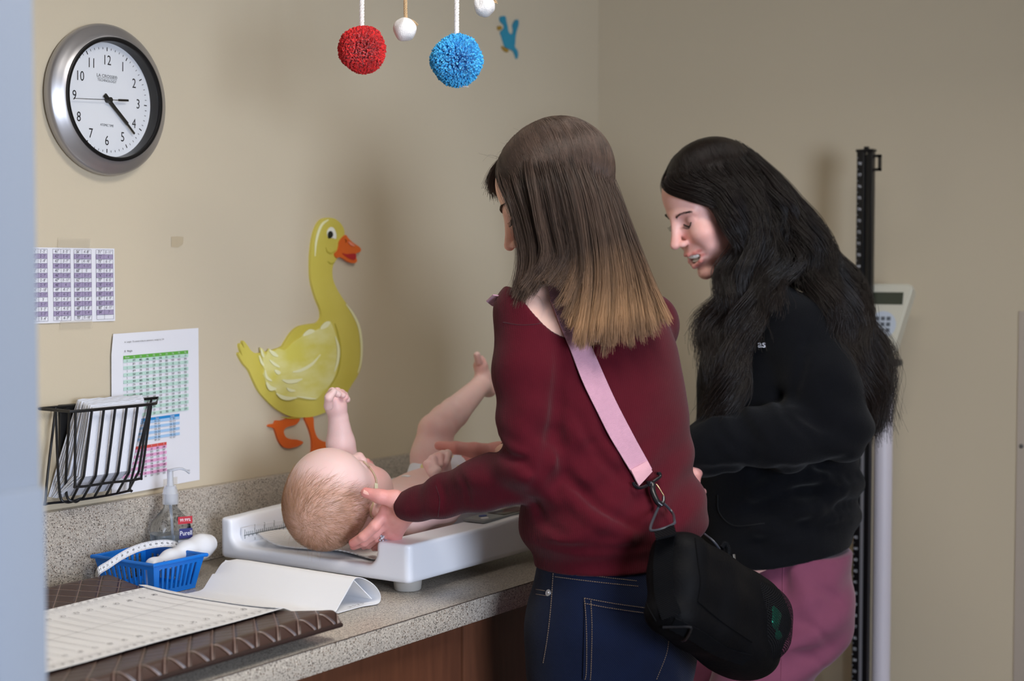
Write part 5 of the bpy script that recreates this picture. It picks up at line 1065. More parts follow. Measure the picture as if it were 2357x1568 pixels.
body1 = soft_obj('body', [trunk, legm, headm, handL, handR], skin, w1, cols)
b = MB(); tv = -unit(_ray(842, 1134)); nail(b, at(845, 1133.5, 2.492)+tv*0.0088+ZZ*0.001, unit(tv+ZZ*0.55), unit(thb[3]-thb[2]), 0.0044, 0.0060); b.build('thumbnail', mat('nail', (232, 180, 168), 0.25), body1)
# eyelashes, brow and ring
Dh1 = Drape(*headm)
for g in (1, -1):
    b = MB()
    P_ = [Dh1.near(L1(g*x, .085, z), 0.0006)[0] for x, z in ((.019, -.0045), (.026, -.0085), (.034, -.0092), (.043, -.0065))]
    P_ = smooth_path(P_, 6); b.tube(P_, 0.0007, 5)
    for i in range(2, len(P_), 1): b.tube([P_[i], P_[i]+q1*(A1[1]*0.005+A1[2]*-0.003+A1[0]*g*0.0008), P_[i]+q1*(A1[1]*0.0085-A1[2]*0.0025+A1[0]*g*0.0015)], [0.00028, 0.0002, 0.0001], 4)
    b.build('eyelashes', mat('lash_black', (24, 18, 16), 0.5), body1)
def brow_obj(name, Dh, L, A, q, z0, m, par, seed):
    g_ = np.random.default_rng(seed); st = []
    for g in (1, -1):
        for i in range(190):
            u = g_.random(); x = .013+.034*u; z = z0+.0065*math.sin(u*2.4)-.001+g_.normal(0, .0013)*(1-u*0.6); p, n = Dh.near(L(g*x, .09-.02*u*u, z), 0.0003); d = A[0]*g*(0.55+0.5*u)+A[2]*(0.5-0.9*u); st.append(np.array([p, p+n*0.0012+d*0.0035, p+n*0.001+d*0.007]))
    return hair_obj(name, st, [0.00024]*len(st), m, par, g_.random(len(st)))
hm1 = hair_mat('ombre_brown_hair', [(0.0, (76, 62, 54)), (0.25, (64, 49, 41)), (0.62, (70, 54, 44)), (0.80, (120, 92, 68)), (0.92, (156, 120, 86)), (1.0, (132, 100, 74))], var=.5)
brow_obj('eyebrows', Dh1, L1, A1, q1, .018, hair_mat('brow_brown', [(0, (96, 74, 60)), (1, (104, 80, 66))]), body1, 21)
ring = thing('ring', at(868, 1247, 2.55), 'silver ring with clear stones on the finger under the baby head', 'ring')
rc = fg[2][0]*0.55+kn[2]*0.45; rd = unit(fg[2][0]-kn[2]); ra_ = unit(np.cross(rd, ZZ)); rb_ = np.cross(ra_, rd)
b = MB(); b.tube([rc+(ra_*math.cos(a)+rb_*math.sin(a))*0.0100 for a in np.linspace(0, 2*math.pi, 28, endpoint=False)], 0.0013, 8, closed=True); b.build('band', mat('ring_silver', (214, 214, 222), 0.15, 1.0), ring)
b = MB(); od = -unit(_ray(868, 1247)+0); od = unit(od-rd*(od@rd)-ZZ*0.35)
for dx, dy, rr in ((0, 0, .0030), (.0045, .001, .0020), (-.0045, -.001, .0020), (0.001, .0045, .0018), (-.001, -.0045, .0018)):
    cc = rc+od*0.0118+rd*dx+np.cross(od, rd)*dy; bm = bmesh.new(); bmesh.ops.create_icosphere(bm, subdivisions=1, radius=rr); b.addbm(bm, 0, False, T3(*cc))
b.build('stones', mat('ring_stone', (236, 238, 246), 0.03, 0.0, trans=0.4, ior=2.0), ring)
# --- jeans
hz1 = hipC[2]
s = SDF((hipC[0]-0.27, hipC[1]-0.27, 0.03), (hipC[0]+0.27, hipC[1]+0.27, zhem+0.05), 0.005)
stack(s, [(at(1412, 1262, 2.45), .128, .096), (at(1412, 1310, 2.45), .136, .101), (at(1412, 1370, 2.45), .143, .108), (at(1413, 1450, 2.45), .146, .112), (at(1413, 1530, 2.45), .142, .106), (at(1413, 1620, 2.45), .128, .096)], lat1, fw1, 0.0, lo=at(1410, 1600, 2.45)[2])
for h, k_, an in legs: s.chain([h-ZZ*0.055, h*0.5+k_*0.5-ZZ*0.0, k_, an*0.85+k_*0.15, an-ZZ*0.02], [.084, .070, .058, .044, .043], .03)
s.field(lambda x, y, z: 0.0012*np.sin(70*z+6*np.sin(25*(x*lat1[0]+y*lat1[1])))*np.clip((0.83-z)/0.1, 0, 1))
s.half((0, 0, 0.075), (0, 0, -1), 0.004)
V, Fc = s.mesh(); V = relax(V, Fc, 2)
denim = fabric('indigo_denim', (9, 19, 43), rib=0.2, ribscale=420, axis=unit(RH+ZZ*0.8), rough=0.85, noise=0.30, nsc=24, sheen=0.1)
o_j = soft_obj('jeans', [(V, Fc)], denim, w1); DJ = Drape(V, Fc)
stm = fabric('tan_thread', (126, 106, 88), noise=0); b = MB()
def stitch(b, pts, r=0.00055, dash=0.0035, off=0.0006):
    P = np.array(DJ.line(pts, off, 10)); Lc = np.concatenate([[0], np.cumsum(np.linalg.norm(np.diff(P, axis=0), axis=1))]); n = max(2, int(Lc[-1]/dash))
    for i in range(n):
        t = np.array([i*dash, i*dash+dash*0.62]); b.tube([np.array([np.interp(tt, Lc, P[:, j]) for j in range(3)]) for tt in t], r, 5)
for pts in ([(1276, 1312), (1340, 1322), (1400, 1330), (1470, 1338)], [(1278, 1328), (1340, 1336), (1400, 1343), (1470, 1350)], [(1274, 1315), (1268, 1400), (1260, 1470), (1250, 1530)], [(1234, 1357), (1258, 1361)], [(1234, 1368), (1258, 1372)],
            [(1346, 1378), (1400, 1388), (1440, 1394), (1486, 1400)], [(1346, 1390), (1400, 1400), (1486, 1412)], [(1346, 1378), (1350, 1450), (1350, 1540), (1346, 1566)], [(1360, 1384), (1362, 1450), (1360, 1540), (1358, 1566)], [(1540, 1440), (1535, 1500), (1510, 1566)]): stitch(b, pts, off=.0052 if len(pts) > 2 and pts[0][0] in (1346, 1360) else .0006)
b.build('stitching', stm, o_j)
b = MB(); N_ = 7
rows = [[DJ.hit(1347+(x)*160+u_*(-6), 1377+v_*200+x*26, 0.0036)[0] for x in np.linspace(0, 1, 10)] for u_, v_ in [(v*0.9, v) for v in np.linspace(0, 0.93, 12)]]
b.sheet(rows, thick=-0.0026); b.build('back_pocket', denim, o_j)
b = MB()
rows = [[DJ.hit(x, y, 0.003)[0] for x in (1315, 1321, 1328)] for y in np.linspace(1299, 1326, 5)]
b.sheet(rows, thick=-0.002); b.build('belt_loop', denim, o_j)
b = MB(); p, n = DJ.hit(1262, 1365, 0.0); Mq = Vector(n).to_track_quat('Z', 'Y').to_matrix().to_4x4(); b.lathe([(0, .0022), (.002, .002), (.0026, .0012), (.0052, .001), (.0056, 0)], 20, M=T3(*p) @ Mq); b.build('rivet', mat('rivet_steel', (170, 172, 180), 0.3, 0.9), o_j)
# shoes
for i, (h, k_, an) in enumerate(legs):
    s = SDF(an-np.array([.2, .2, .1]), an+np.array([.2, .2, .06]), 0.005); f0 = np.array([an[0], an[1], 0.035])
    s.chain([f0-fw1*0.03, f0+fw1*0.06, f0+fw1*0.135-ZZ*0.006], [.036, .036, .030], .02); s.cone(np.array([an[0], an[1], 0.085]), f0, .040, .036, .02); s.half((0, 0, 0.002), (0, 0, -1), 0.003)
    V2, F2 = s.mesh(); soft_obj('shoe', [(V2, F2)], mat('shoe_grey', (84, 84, 90), 0.6), w1)
# --- hair
D = 2.435
near1 = [[(1148, 390, .0), (1154, 424, -.032), (1180, 475, -.058), (1198, 540, -.072), (1206, 600, -.082), (1196, 660, -.090), (1186, 700, -.097)],
         [(1180, 356, -.01), (1192, 420, -.058), (1214, 505, -.078), (1230, 585, -.086), (1226, 640, -.094), (1206, 668, -.10)],
         [(1198, 340, -.015), (1212, 420, -.070), (1234, 520, -.088), (1248, 600, -.096), (1232, 648, -.102)],
         [(1215, 325, -.018), (1238, 410, -.080), (1262, 520, -.096), (1274, 600, -.102), (1246, 645, -.108)],
         [(1240, 311, -.018), (1276, 400, -.084), (1304, 520, -.100), (1316, 590, -.106), (1282, 640, -.110)],
         [(1262, 302, -.015), (1312, 395, -.080), (1340, 510, -.098), (1352, 640, -.112), (1328, 785, -.128)],
         [(1278, 298, -.010), (1342, 395, -.068), (1376, 520, -.092), (1392, 650, -.108), (1386, 795, -.120)],
         [(1288, 298, -.002), (1362, 395, -.050), (1404, 520, -.076), (1432, 650, -.094), (1440, 782, -.104)],
         [(1296, 300, .008), (1378, 398, -.026), (1426, 525, -.052), (1466, 650, -.070), (1490, 768, -.078)],
         [(1302, 302, .018), (1388, 402, .002), (1440, 530, -.020), (1490, 655, -.036), (1530, 742, -.040)],
         [(1302, 303, .030), (1384, 408, .036), (1432, 535, .024), (1478, 650, .014), (1512, 735, .014)]]
far1 = [[(1296, 303, .034), (1366, 415, .072), (1404, 540, .078), (1436, 650, .070), (1450, 740, .066)],
        [(1276, 303, .036), (1330, 410, .092), (1352, 540, .102), (1372, 660, .100), (1380, 760, .10)],
        [(1240, 316, .034), (1270, 410, .096), (1284, 530, .108), (1300, 640, .112), (1310, 720, .12)],
        [(1200, 345, .026), (1196, 420, .078), (1216, 520, .094), (1236, 610, .104), (1244, 690, .112)],
        [(1172, 365, .018), (1150, 392, .050), (1166, 440, .085), (1206, 530, .100), (1236, 630, .105)]]
fringe1 = [[(1200, 340, .000), (1150, 372, .000), (1128, 402, .012), (1122, 430, .034)], [(1186, 350, .004), (1146, 380, .012), (1128, 412, .030), (1130, 446, .056)], [(1172, 362, .010), (1146, 386, .030), (1140, 424, .056), (1160, 470, .085)]]
s = SDF(hc1-np.array([.26, .26, .30]), hc1+np.array([.26, .26, .14]), 0.005)
def inner(gs, D, dz): return [[at(x, y, D+z*0.86+dz) for x, y, z in g] for g in gs]
core_chains(s, gpts(near1[3:]+far1[:-1], D), .84, .011, .019)
s.ell(L1(0, -.016, .036), np.array([.0715, .0915, .0815])*q1, .01, 'add', A1); s.half(L1(0, .068, .052), A1[1]*1.0-A1[2]*0.55, .006)
V, Fc = s.mesh(); hair_core = mat('hair_core_brown', (58, 45, 38), 0.6); o_h1 = soft_obj('hair_mass', [(relax(V, Fc, 3), Fc)], hair_core, body1)
st, cl = guided_hair(gpts(near1, D), 15000, 31, spread=0.0062, lenvar=0.09, clump=0.80, jit_end=.0035, tight=.75); st2, cl2 = guided_hair(gpts(far1, D), 5000, 32, spread=0.005)
fl = np.random.default_rng(33); wis = []; st3, cl3 = guided_hair(gpts(fringe1, D), 420, 34, spread=.003, lenvar=.12, jit_end=.004); st3 = [off_skull(p, hc1, A1, q1, .003) for p in st3]
for i in range(46):        # loose wisps round the hairline and crown
    x0, y0 = (fl.uniform(1140, 1330), 0); y0 = 300+max(0, (1250-x0))*0.55+fl.uniform(0, 20); dzv = fl.uniform(-.05, .05); p = at(x0, y0, D+dzv); d = fl.normal(0, 1, 3); d[2] = abs(d[2])*0.6; d = unit(d)*fl.uniform(.012, .034); wis.append(smooth_path([p, p+d*0.5-RH*0.004, p+d-RH*fl.uniform(0, .02)-ZZ*fl.uniform(-.006, .018)], 4))
st = [off_skull(p, hc1, A1, q1) for p in st]; st2 = [off_skull(p, hc1, A1, q1) for p in st2]
hair_obj('hair', st+st2+st3+wis, [0.00027]*(len(st)+len(st2)+len(st3))+[0.00011]*len(wis), hm1, body1, np.concatenate([cl, cl2, cl3, np.full(len(wis), 0.7)]))
# ---------------------------------------------------------------- smiling woman in the black sweatshirt
w2c = at(1825, 1300, 2.98)
w2 = thing('person', (w2c[0], w2c[1], 0), 'smiling person with long dark wavy hair, black sweatshirt and pink trousers, leaning in', 'person')
lat2 = -DH*0.985+RH*0.17; lat2 = unit(lat2); fw2 = unit(np.cross(lat2, ZZ)); fw2 = fw2 if fw2@RH < 0 else -fw2
SK2 = (244, 190, 180)
SEC2 = [((1748, 668, 2.99), .075, .055), ((1752, 695, 2.99), .130, .075), ((1762, 735, 2.99), .168, .098), ((1776, 800, 2.99), .182, .125), ((1786, 880, 2.99), .184, .148), ((1788, 960, 2.985), .178, .152), ((1785, 1050, 2.985), .170, .156), ((1780, 1130, 2.98), .168, .156), ((1778, 1190, 2.98), .166, .154), ((1780, 1235, 2.98), .160, .146), ((1784, 1300, 2.98), .158, .138)]
sec2 = [(at(*p), a, b_) for p, a, b_ in SEC2]; zh2 = sec2[-1][0][2]
sL2, eL2, wL2 = at(1838, 768, 2.845), at(1928, 985, 2.79), at(1650, 1020, 2.80)
s = SDF(np.minimum(sec2[0][0], sec2[-1][0])-np.array([.36, .36, .05]), np.array([max(sec2[0][0][0], sec2[-1][0][0])+.36, max(sec2[0][0][1], sec2[-1][0][1])+.36, sec2[0][0][2]+.03]), 0.0055)
stack(s, sec2, lat2, fw2, 0.0)
s.chain([at(1775, 700, 2.90), sL2, at(1890, 880, 2.80), eL2], [.05, .070, .068, .060], .022); s.chain([eL2, at(1800, 1005, 2.775), wL2, at(1610, 1040, 2.82)], [.060, .061, .053, .046], .022)
s.chain([at(1730, 700, 3.08), at(1780, 770, 3.15), at(1760, 1000, 3.18), at(1640, 1040, 3.12)], [.05, .066, .06, .05], .025)
s.cone(at(1960, 1108, 2.93), at(1900, 1128, 2.84), .022, .018, .03); s.cone(at(1952, 1188, 2.94), at(1880, 1205, 2.85), .020, .016, .03)
def folds2(x, y, z):
    r_ = x*RH[0]+y*RH[1]; r0 = eL2@RH; f = 0
    for (px, py, dd, R, a, fx, fz, ph) in ((1900, 990, 2.80, .10, .0050, 40, 95, .3), (1700, 1000, 2.78, .09, .0048, 85, 45, 1.1), (1870, 1130, 2.86, .12, .0050, 25, 105, 2.0), (1760, 1190, 2.86, .13, .0040, 35, 90, .4), (1850, 820, 2.82, .10, .0030, 60, -35, .9)):
        c = at(px, py, dd); f = f+a*np.exp(-((x-c[0])**2+(y-c[1])**2+(z-c[2])**2)/R**2)*np.sin(fx*(r_-c@RH)+fz*(z-c[2])+ph+0.6*np.sin(30*(r_-c@RH)))
    return f+0.0015*np.sin(27*r_+11*z)*np.sin(19*z+3)
s.field(folds2)
sculpt(s, [([(1600, 975), (1640, 950), (1690, 955)], .007, .02, 'sub'), ([(1832, 950), (1870, 970), (1908, 990)], .007, .022, 'sub'), ([(1590, 1085), (1700, 1080), (1847, 1080), (1950, 1050)], .010, .026, 'sub'), ([(1700, 1192), (1798, 1140), (1906, 1114), (1975, 1096)], .009, .024, 'sub'), ([(1881, 1210), (1930, 1174), (1966, 1155)], .007, .02, 'sub'),
 ([(1700, 1150), (1800, 1110), (1900, 1095)], .010, .026, 'add'), ([(1740, 1220), (1850, 1175), (1940, 1140)], .010, .026, 'add'), ([(1700, 930), (1720, 985), (1760, 1030)], .006, .02, 'sub'), ([(1650, 960), (1665, 1000), (1700, 1040)], .006, .02, 'sub'), ([(1780, 900), (1815, 960), (1870, 1010)], .006, .02, 'sub'), ([(1690, 1262), (1780, 1240), (1880, 1222), (1958, 1200)], .007, .018, 'sub'), ([(1860, 760), (1845, 850), (1820, 930)], .005, .02, 'sub')])
hn = unit(np.cross(at(1962, 1248, 2.9)-at(1700, 1292, 2.9), DH)); hn = hn if hn[2] < 0 else -hn; s.half(at(1830, 1270, 2.95), hn, 0.007)
V, Fc = s.mesh(); V = relax(V, Fc, 2); blackf = fabric('black_fleece', (11, 12, 16), rough=0.95, noise=0.2, sheen=0.06, bump=0.5, bsc=500)
o_sw2 = soft_obj('sweatshirt', [(V, Fc)], blackf, w2); DS2 = Drape(V, Fc)
b = MB(); p, n = DS2.hit(1758, 792, 0.0050); Mq = Matrix(((RH[0], 0, -DH[0], p[0]), (RH[1], 0, -DH[1], p[1]), (0, 1, 0, p[2]), (0, 0, 0, 1))); b.text('as', 0.019, Mq, ext=0.0025); b.build('embroidery', mat('white_thread', (206, 206, 214), 0.8), o_sw2)
b = MB(); b.tube(DS2.line([(1652, 1140), (1656, 1180), (1690, 1210), (1760, 1205)], 0.0003, 6), 0.0014, 6); b.build('pocket_seam', mat('black_seam', (12, 13, 16), 0.9), o_sw2)
# body
s = SDF(np.minimum(sec2[0][0], sec2[-1][0])-np.array([.34, .34, .02]), np.array([sec2[0][0][0]+.40, sec2[0][0][1]+.40, sec2[0][0][2]+.0]), 0.009); stack(s, [(c, a-.03, b_-.03) for c, a, b_ in sec2], lat2, fw2, 0.0); s.chain([sL2, eL2, wL2], [.038, .032, .022], .02); trunk2 = s.mesh()
hip2 = at(1805, 1300, 2.98); legs2 = []
for sg, dx in ((1, .02), (-1, -.045)):
    h = hip2+lat2*.085*sg+RH*dx*0.6; legs2.append([h-ZZ*.02, np.array([h[0], h[1], .50])+fw2*.17, np.array([h[0], h[1], .085])+fw2*.01])
s = SDF((hip2[0]-.36, hip2[1]-.36, .02), (hip2[0]+.36, hip2[1]+.36, hip2[2]+.1), .010)
for h, k_, an in legs2: s.chain([h-ZZ*.05, k_, an], [.062, .050, .036], .02); s.cone(an, an+fw2*.14-ZZ*.045, .034, .026, .02)
leg2 = s.mesh()
A2 = axes(68, 25, -2); hc2 = at(1641, 472, 2.95); q2 = 1.0
s = SDF(hc2-np.array([.19, .19, .24]), hc2+np.array([.22, .19, .14]), 0.0023); L2 = face(s, hc2, A2, q2, smile=True)
s.cone(L2(0, -.034, -.045), at(1742, 672, 2.985), .055, .054, .022); s.cone(at(1742, 672, 2.985), at(1750, 715, 2.99), .054, .052, .02)
V, Fc = s.mesh(); V = relax(V, Fc, 1); col2 = face_paint(V, hc2, A2, q2, SK2, (200, 112, 106), smile=True); head2 = (V, Fc); Dh2 = Drape(V, Fc); P2h = (V-hc2)@A2.T/q2
s = SDF(at(1590, 1050, 2.86)-.12, at(1590, 1050, 2.86)+.12, 0.0024); wq = at(1632, 1040, 2.82); pq = at(1600, 1075, 2.83)
kq = [at(1590, 1098, 2.815+.012*i) for i in range(4)]; fq = [[at(1584, 1118, 2.815+.014*i), at(1600, 1136, 2.822+.014*i), at(1618, 1132, 2.832+.013*i)] for i in range(4)]; tq = [at(1612, 1066, 2.800), at(1598, 1090, 2.790), at(1602, 1112, 2.792)]
hand_sdf(s, wq, pq, kq, fq, tq, .022, .0125, .0084); s.cone(at(1680, 1020, 2.80), wq, .026, .022, .01); V, Fc = s.mesh(); hand2 = (V, Fc)
cols = np.vstack([flat(trunk2[0], SK2), flat(leg2[0], SK2), col2, hand_col(V, kq)])
body2 = soft_obj('body', [trunk2, leg2, head2, hand2], skin, w2, cols)
# teeth, lashes, brows
s = SDF(L2(0, .072, -.0765)-.036, L2(0, .072, -.0765)+.036, 0.0010); s.ell(L2(0, .0665, -.0705), np.array([.0285, .0240, .0082]), .002, 'add', A2); s.ell(L2(0, .0655, -.0820), np.array([.0230, .0195, .0040]), .001, 'add', A2)
def teeth_gaps(x, y, z):
    lx = (x-hc2[0])*A2[0][0]+(y-hc2[1])*A2[0][1]+(z-hc2[2])*A2[0][2]; return 0.00045*np.abs(np.cos(lx*math.pi/.0078))**14
s.field(teeth_gaps); V, Fc = s.mesh(); soft_obj('teeth', [(V, Fc)], mat('tooth_white', (246, 242, 236), 0.22), body2)
for g in (1, -1):
    b = MB(); P_ = smooth_path([Dh2.near(L2(g*x, .085, z), 0.0006)[0] for x, z in ((.0185, -.0045), (.026, -.0085), (.034, -.0090), (.0445, -.0055))], 7); b.tube(P_, 0.0011, 6)
    for i in range(2, len(P_), 1): b.tube([P_[i], P_[i]+A2[1]*0.0045-A2[2]*0.003+A2[0]*g*0.001*(i/6), P_[i]+A2[1]*0.0085-A2[2]*0.0022+A2[0]*g*0.002*(i/6)], [0.0004, 0.0003, 0.00012], 4)
    b.build('eyelashes', mat('lash_black', (24, 18, 16), 0.5), body2)
brow_obj('eyebrows', Dh2, L2, A2, q2, .0125, hair_mat('brow_dark', [(0, (34, 24, 20)), (1, (40, 30, 26))]), body2, 22)
# trousers
zt2 = at(1826, 1255, 2.98)[2]; s = SDF((hip2[0]-.33, hip2[1]-.33, .03), (hip2[0]+.33, hip2[1]+.33, zt2+.02), .006)
stack(s, [(at(1820, 1255, 2.98), .150, .106), (at(1816, 1310, 2.98), .164, .110), (at(1805, 1380, 2.98), .170, .110), (at(1788, 1450, 2.98), .168, .104)], lat2, fw2, 0.0, lo=at(1800, 1430, 2.98)[2])
for h, k_, an in legs2: s.chain([h-ZZ*.06, h*.5+k_*.5, k_, an-ZZ*.02], [.094, .086, .076, .070], .02)
def folds3(x, y, z):
    r_ = x*RH[0]+y*RH[1]; f = 0
    for (px, py, dd, R, a, fx, fz, ph) in ((1900, 1370, 2.90, .10, .0050, -48, 88, .2), (1870, 1480, 2.88, .12, .0036, -40, 95, 1.4), (1780, 1330, 2.85, .09, .0034, 95, 30, .3), (1850, 1560, 2.88, .12, .0034, -25, 90, 2.2)):
        c = at(px, py, dd); f = f+a*np.exp(-((x-c[0])**2+(y-c[1])**2+(z-c[2])**2)/R**2)*np.sin(fx*(r_-c@RH)+fz*(z-c[2])+ph)
    return f
sculpt(s, [([(1862, 1350), (1905, 1362), (1936, 1395)], .007, .018, 'sub'), ([(1815, 1290), (1806, 1330), (1812, 1370)], .005, .016, 'sub'), ([(1840, 1430), (1880, 1450), (1915, 1490)], .005, .016, 'sub'), ([(1830, 1500), (1870, 1515), (1900, 1545)], .005, .016, 'sub'), ([(1740, 1400), (1780, 1440), (1830, 1470)], .004, .016, 'sub')]); s.field(folds3); s.half((0, 0, .06), (0, 0, -1), .004); V, Fc = s.mesh(); V = relax(V, Fc, 2); pinkp = fabric('dusty_pink_cloth', (116, 62, 84), rough=0.75, noise=0.05, sheen=0.2, bump=0.2); o_p = soft_obj('trousers', [(V, Fc)], pinkp, w2); DP = Drape(V, Fc)
b = MB(); b.tube(DP.line([(1812, 1255), (1803, 1310), (1802, 1400), (1800, 1480), (1798, 1566)], 0.0002, 10), 0.0012, 6); b.build('side_seam', mat('pink_seam', (120, 62, 86), 0.9), o_p)
for i, (h, k_, an) in enumerate(legs2):
    s = SDF(an-np.array([.22, .22, .1]), an+np.array([.22, .22, .06]), .006); f0 = np.array([an[0], an[1], .037]); s.chain([f0-fw2*.03, f0+fw2*.06, f0+fw2*.14-ZZ*.006], [.038, .038, .031], .02); s.cone(np.array([an[0], an[1], .085]), f0, .042, .038, .02); s.half((0, 0, .002), (0, 0, -1), .003)
    V2, F2 = s.mesh(); soft_obj('shoe', [(V2, F2)], mat('shoe_dark', (40, 40, 46), 0.6), w2)
# hair
D2 = 2.95
near2 = [[(1548, 395, -.030), (1527, 432, -.055), (1580, 452, -.078), (1645, 470, -.088), (1682, 530, -.092), (1674, 600, -.088), (1662, 650, -.092), (1624, 690, -.095), (1618, 730, -.095)],
         [(1562, 376, -.022), (1560, 420, -.070), (1634, 450, -.092), (1694, 505, -.100), (1696, 590, -.098), (1672, 680, -.105), (1652, 760, -.115), (1640, 850, -.130)],
         [(1590, 353, -.018), (1604, 405, -.080), (1672, 455, -.100), (1710, 535, -.106), (1706, 640, -.108), (1692, 740, -.130), (1662, 850, -.142), (1628, 960, -.140)],
         [(1620, 336, -.014), (1655, 398, -.082), (1712, 465, -.102), (1740, 555, -.110), (1736, 660, -.124), (1716, 760, -.145), (1688, 870, -.158), (1650, 970, -.150)],
         [(1650, 327, -.010), (1700, 392, -.076), (1750, 475, -.098), (1764, 570, -.112), (1738, 660, -.130), (1700, 760, -.150), (1672, 860, -.160), (1650, 945, -.155)],
         [(1680, 327, .000), (1742, 390, -.060), (1793, 480, -.085), (1808, 570, -.112), (1784, 640, -.142), (1748, 700, -.160)]]
near2b = [[(1682, 327, .001), (1748, 392, -.056), (1806, 482, -.082), (1846, 575, -.108), (1880, 660, -.142), (1908, 740, -.158), (1930, 810, -.158)],
          [(1690, 328, .004), (1755, 392, -.050), (1815, 482, -.074), (1862, 580, -.100), (1905, 680, -.135), (1935, 780, -.150), (1960, 880, -.155), (1972, 950, -.150)],
          [(1710, 336, .012), (1775, 402, -.038), (1842, 492, -.060), (1896, 590, -.085), (1945, 690, -.115), (1978, 790, -.125), (1998, 890, -.125), (2004, 970, -.12)],
          [(1730, 350, .020), (1800, 420, -.010), (1866, 512, -.024), (1928, 604, -.044), (1975, 695, -.065), (2010, 795, -.085), (2022, 890, -.090), (2012, 985, -.085)],
          [(1738, 358, .030), (1812, 433, .020), (1882, 525, .018), (1944, 615, .000), (1990, 708, -.025), (2024, 808, -.045), (2030, 900, -.050), (2014, 965, -.050)]]
far2 = [[(1730, 355, .048), (1790, 430, .066), (1848, 540, .076), (1900, 650, .070), (1944, 760, .040)], [(1700, 338, .045), (1740, 420, .092), (1780, 540, .105), (1812, 650, .110), (1840, 780, .11)],
        [(1640, 332, .030), (1664, 420, .096), (1700, 540, .108), (1730, 650, .115), (1740, 780, .12)], [(1585, 362, .010), (1548, 400, .030), (1560, 470, .078), (1640, 560, .095), (1690, 680, .105)], [(1560, 378, .000), (1532, 404, .020), (1530, 436, .055), (1570, 500, .09), (1640, 600, .11)]]
s = SDF(hc2-np.array([.30, .34, .50]), hc2+np.array([.50, .34, .14]), .006)
core_chains(s, gpts(near2[1:]+near2b+far2[:4], D2), .78, .011, .026); s.cone(at(1742, 470, 2.94), at(1845, 690, 2.95), .05, .045, .02)
s.ell(L2(0, -.016, .036), np.array([.0715, .0915, .0815]), .01, 'add', A2); s.half(L2(0, .066, .052), A2[1]-A2[2]*.55, .006)
V, Fc = s.mesh(); soft_obj('hair_mass', [(relax(V, Fc, 3), Fc)], mat('hair_core_black', (17, 13, 13), 0.6), body2)
hm2 = hair_mat('dark_brown_hair', [(0.0, (23, 15, 13)), (0.8, (19, 13, 12)), (1.0, (28, 20, 17))], rough=0.30, var=.45)
a1, c1_ = guided_hair(gpts(near2, D2), 8500, 41, spread=.007, wave=.0115, wl=.27, npts=30, clump=.62, lenvar=.10, jit_end=.010); a2, c2_ = guided_hair(gpts(near2b, D2), 6500, 42, spread=.007, wave=.0110, wl=.25, npts=30, clump=.6, lenvar=.10, jit_end=.014); a3, c3_ = guided_hair(gpts(far2, D2), 3000, 43, spread=.006)
fl = np.random.default_rng(44); wis = []
for i in range(60):
    k_ = fl.integers(len(a2)); P = a2[k_].copy(); P = P+np.linspace(0, 1, len(P))[:, None]**2*(RH*fl.uniform(.0, .035)+ZZ*fl.uniform(-.02, .04))[None]; wis.append(P)
allh = [off_skull(p, hc2, A2, q2) for p in a1+a2+a3]
hair_obj('hair', allh+wis, [.00036]*len(allh)+[.00022]*len(wis), hm2, body2, np.concatenate([c1_, c2_, c3_, np.full(len(wis), .6)]))
# ---------------------------------------------------------------- baby on the scale
bb = thing('person', (-1.20, -0.32, HC+0.04), 'baby in a diaper lying on the white scale, one foot and fist raised', 'baby')
SKB = (236, 200, 195); de = math.radians(20); Ab = np.array([(0, -1, 0), (math.sin(de), 0, math.cos(de)), (-math.cos(de), 0, math.sin(de))]); hb_c = np.array([-1.432, -0.335, 1.036]); qb = 1.08
s = SDF((-1.58, -0.54, 0.935), (-0.90, -0.14, 1.30), 0.0022); Lb = face(s, hb_c, Ab, qb, baby=True)
zb = lambda px, py, y: on_y(px, py, y)
s.cone(Lb(0, -.018, -.055), (-1.30, -.325, 1.005), .040, .042, .02)
s.ell((-1.245, -.325, .998), (.085, .078, .053), .025); s.ell((-1.16, -.32, 1.003), (.080, .074, .060), .03); s.ell((-1.085, -.32, 1.003), (.064, .074, .060), .025)
# far arm raised with a loose fist
sh = np.array([-1.300, -.262, 1.010]); el_ = zb(792, 1072, -.255); wr_ = zb(779, 966, -.262)
s.cone((-1.28, -.28, 1.0), sh, .04, .034, .02); s.chain([sh, el_], [.030, .0285], .018); s.chain([el_, zb(784, 1020, -.258), wr_], [.0285, .0255, .0182], .006)
pm_ = zb(773, 936, -.262); s.cone(zb(778, 957, -.262), pm_, .0165, .0185, .006); s.cone(pm_, zb(768, 922, -.262), .0185, .0165, .008)
for i, (a, b_, c) in enumerate((((757, 912, -.268), (765, 901, -.285), (779, 908, -.292)), ((762, 909, -.258), (776, 901, -.272), (789, 910, -.285)), ((769, 910, -.248), (786, 905, -.262), (796, 914, -.275)), ((775, 913, -.240), (792, 910, -.250), (799, 920, -.262)))):
    s.chain([zb(*a), zb(*b_), zb(*c)], [.0072, .0068, .0060], .003)
s.chain([zb(756, 935, -.282), zb(757, 915, -.292), zb(768, 902, -.298)], [.0085, .0072, .0062], .004)
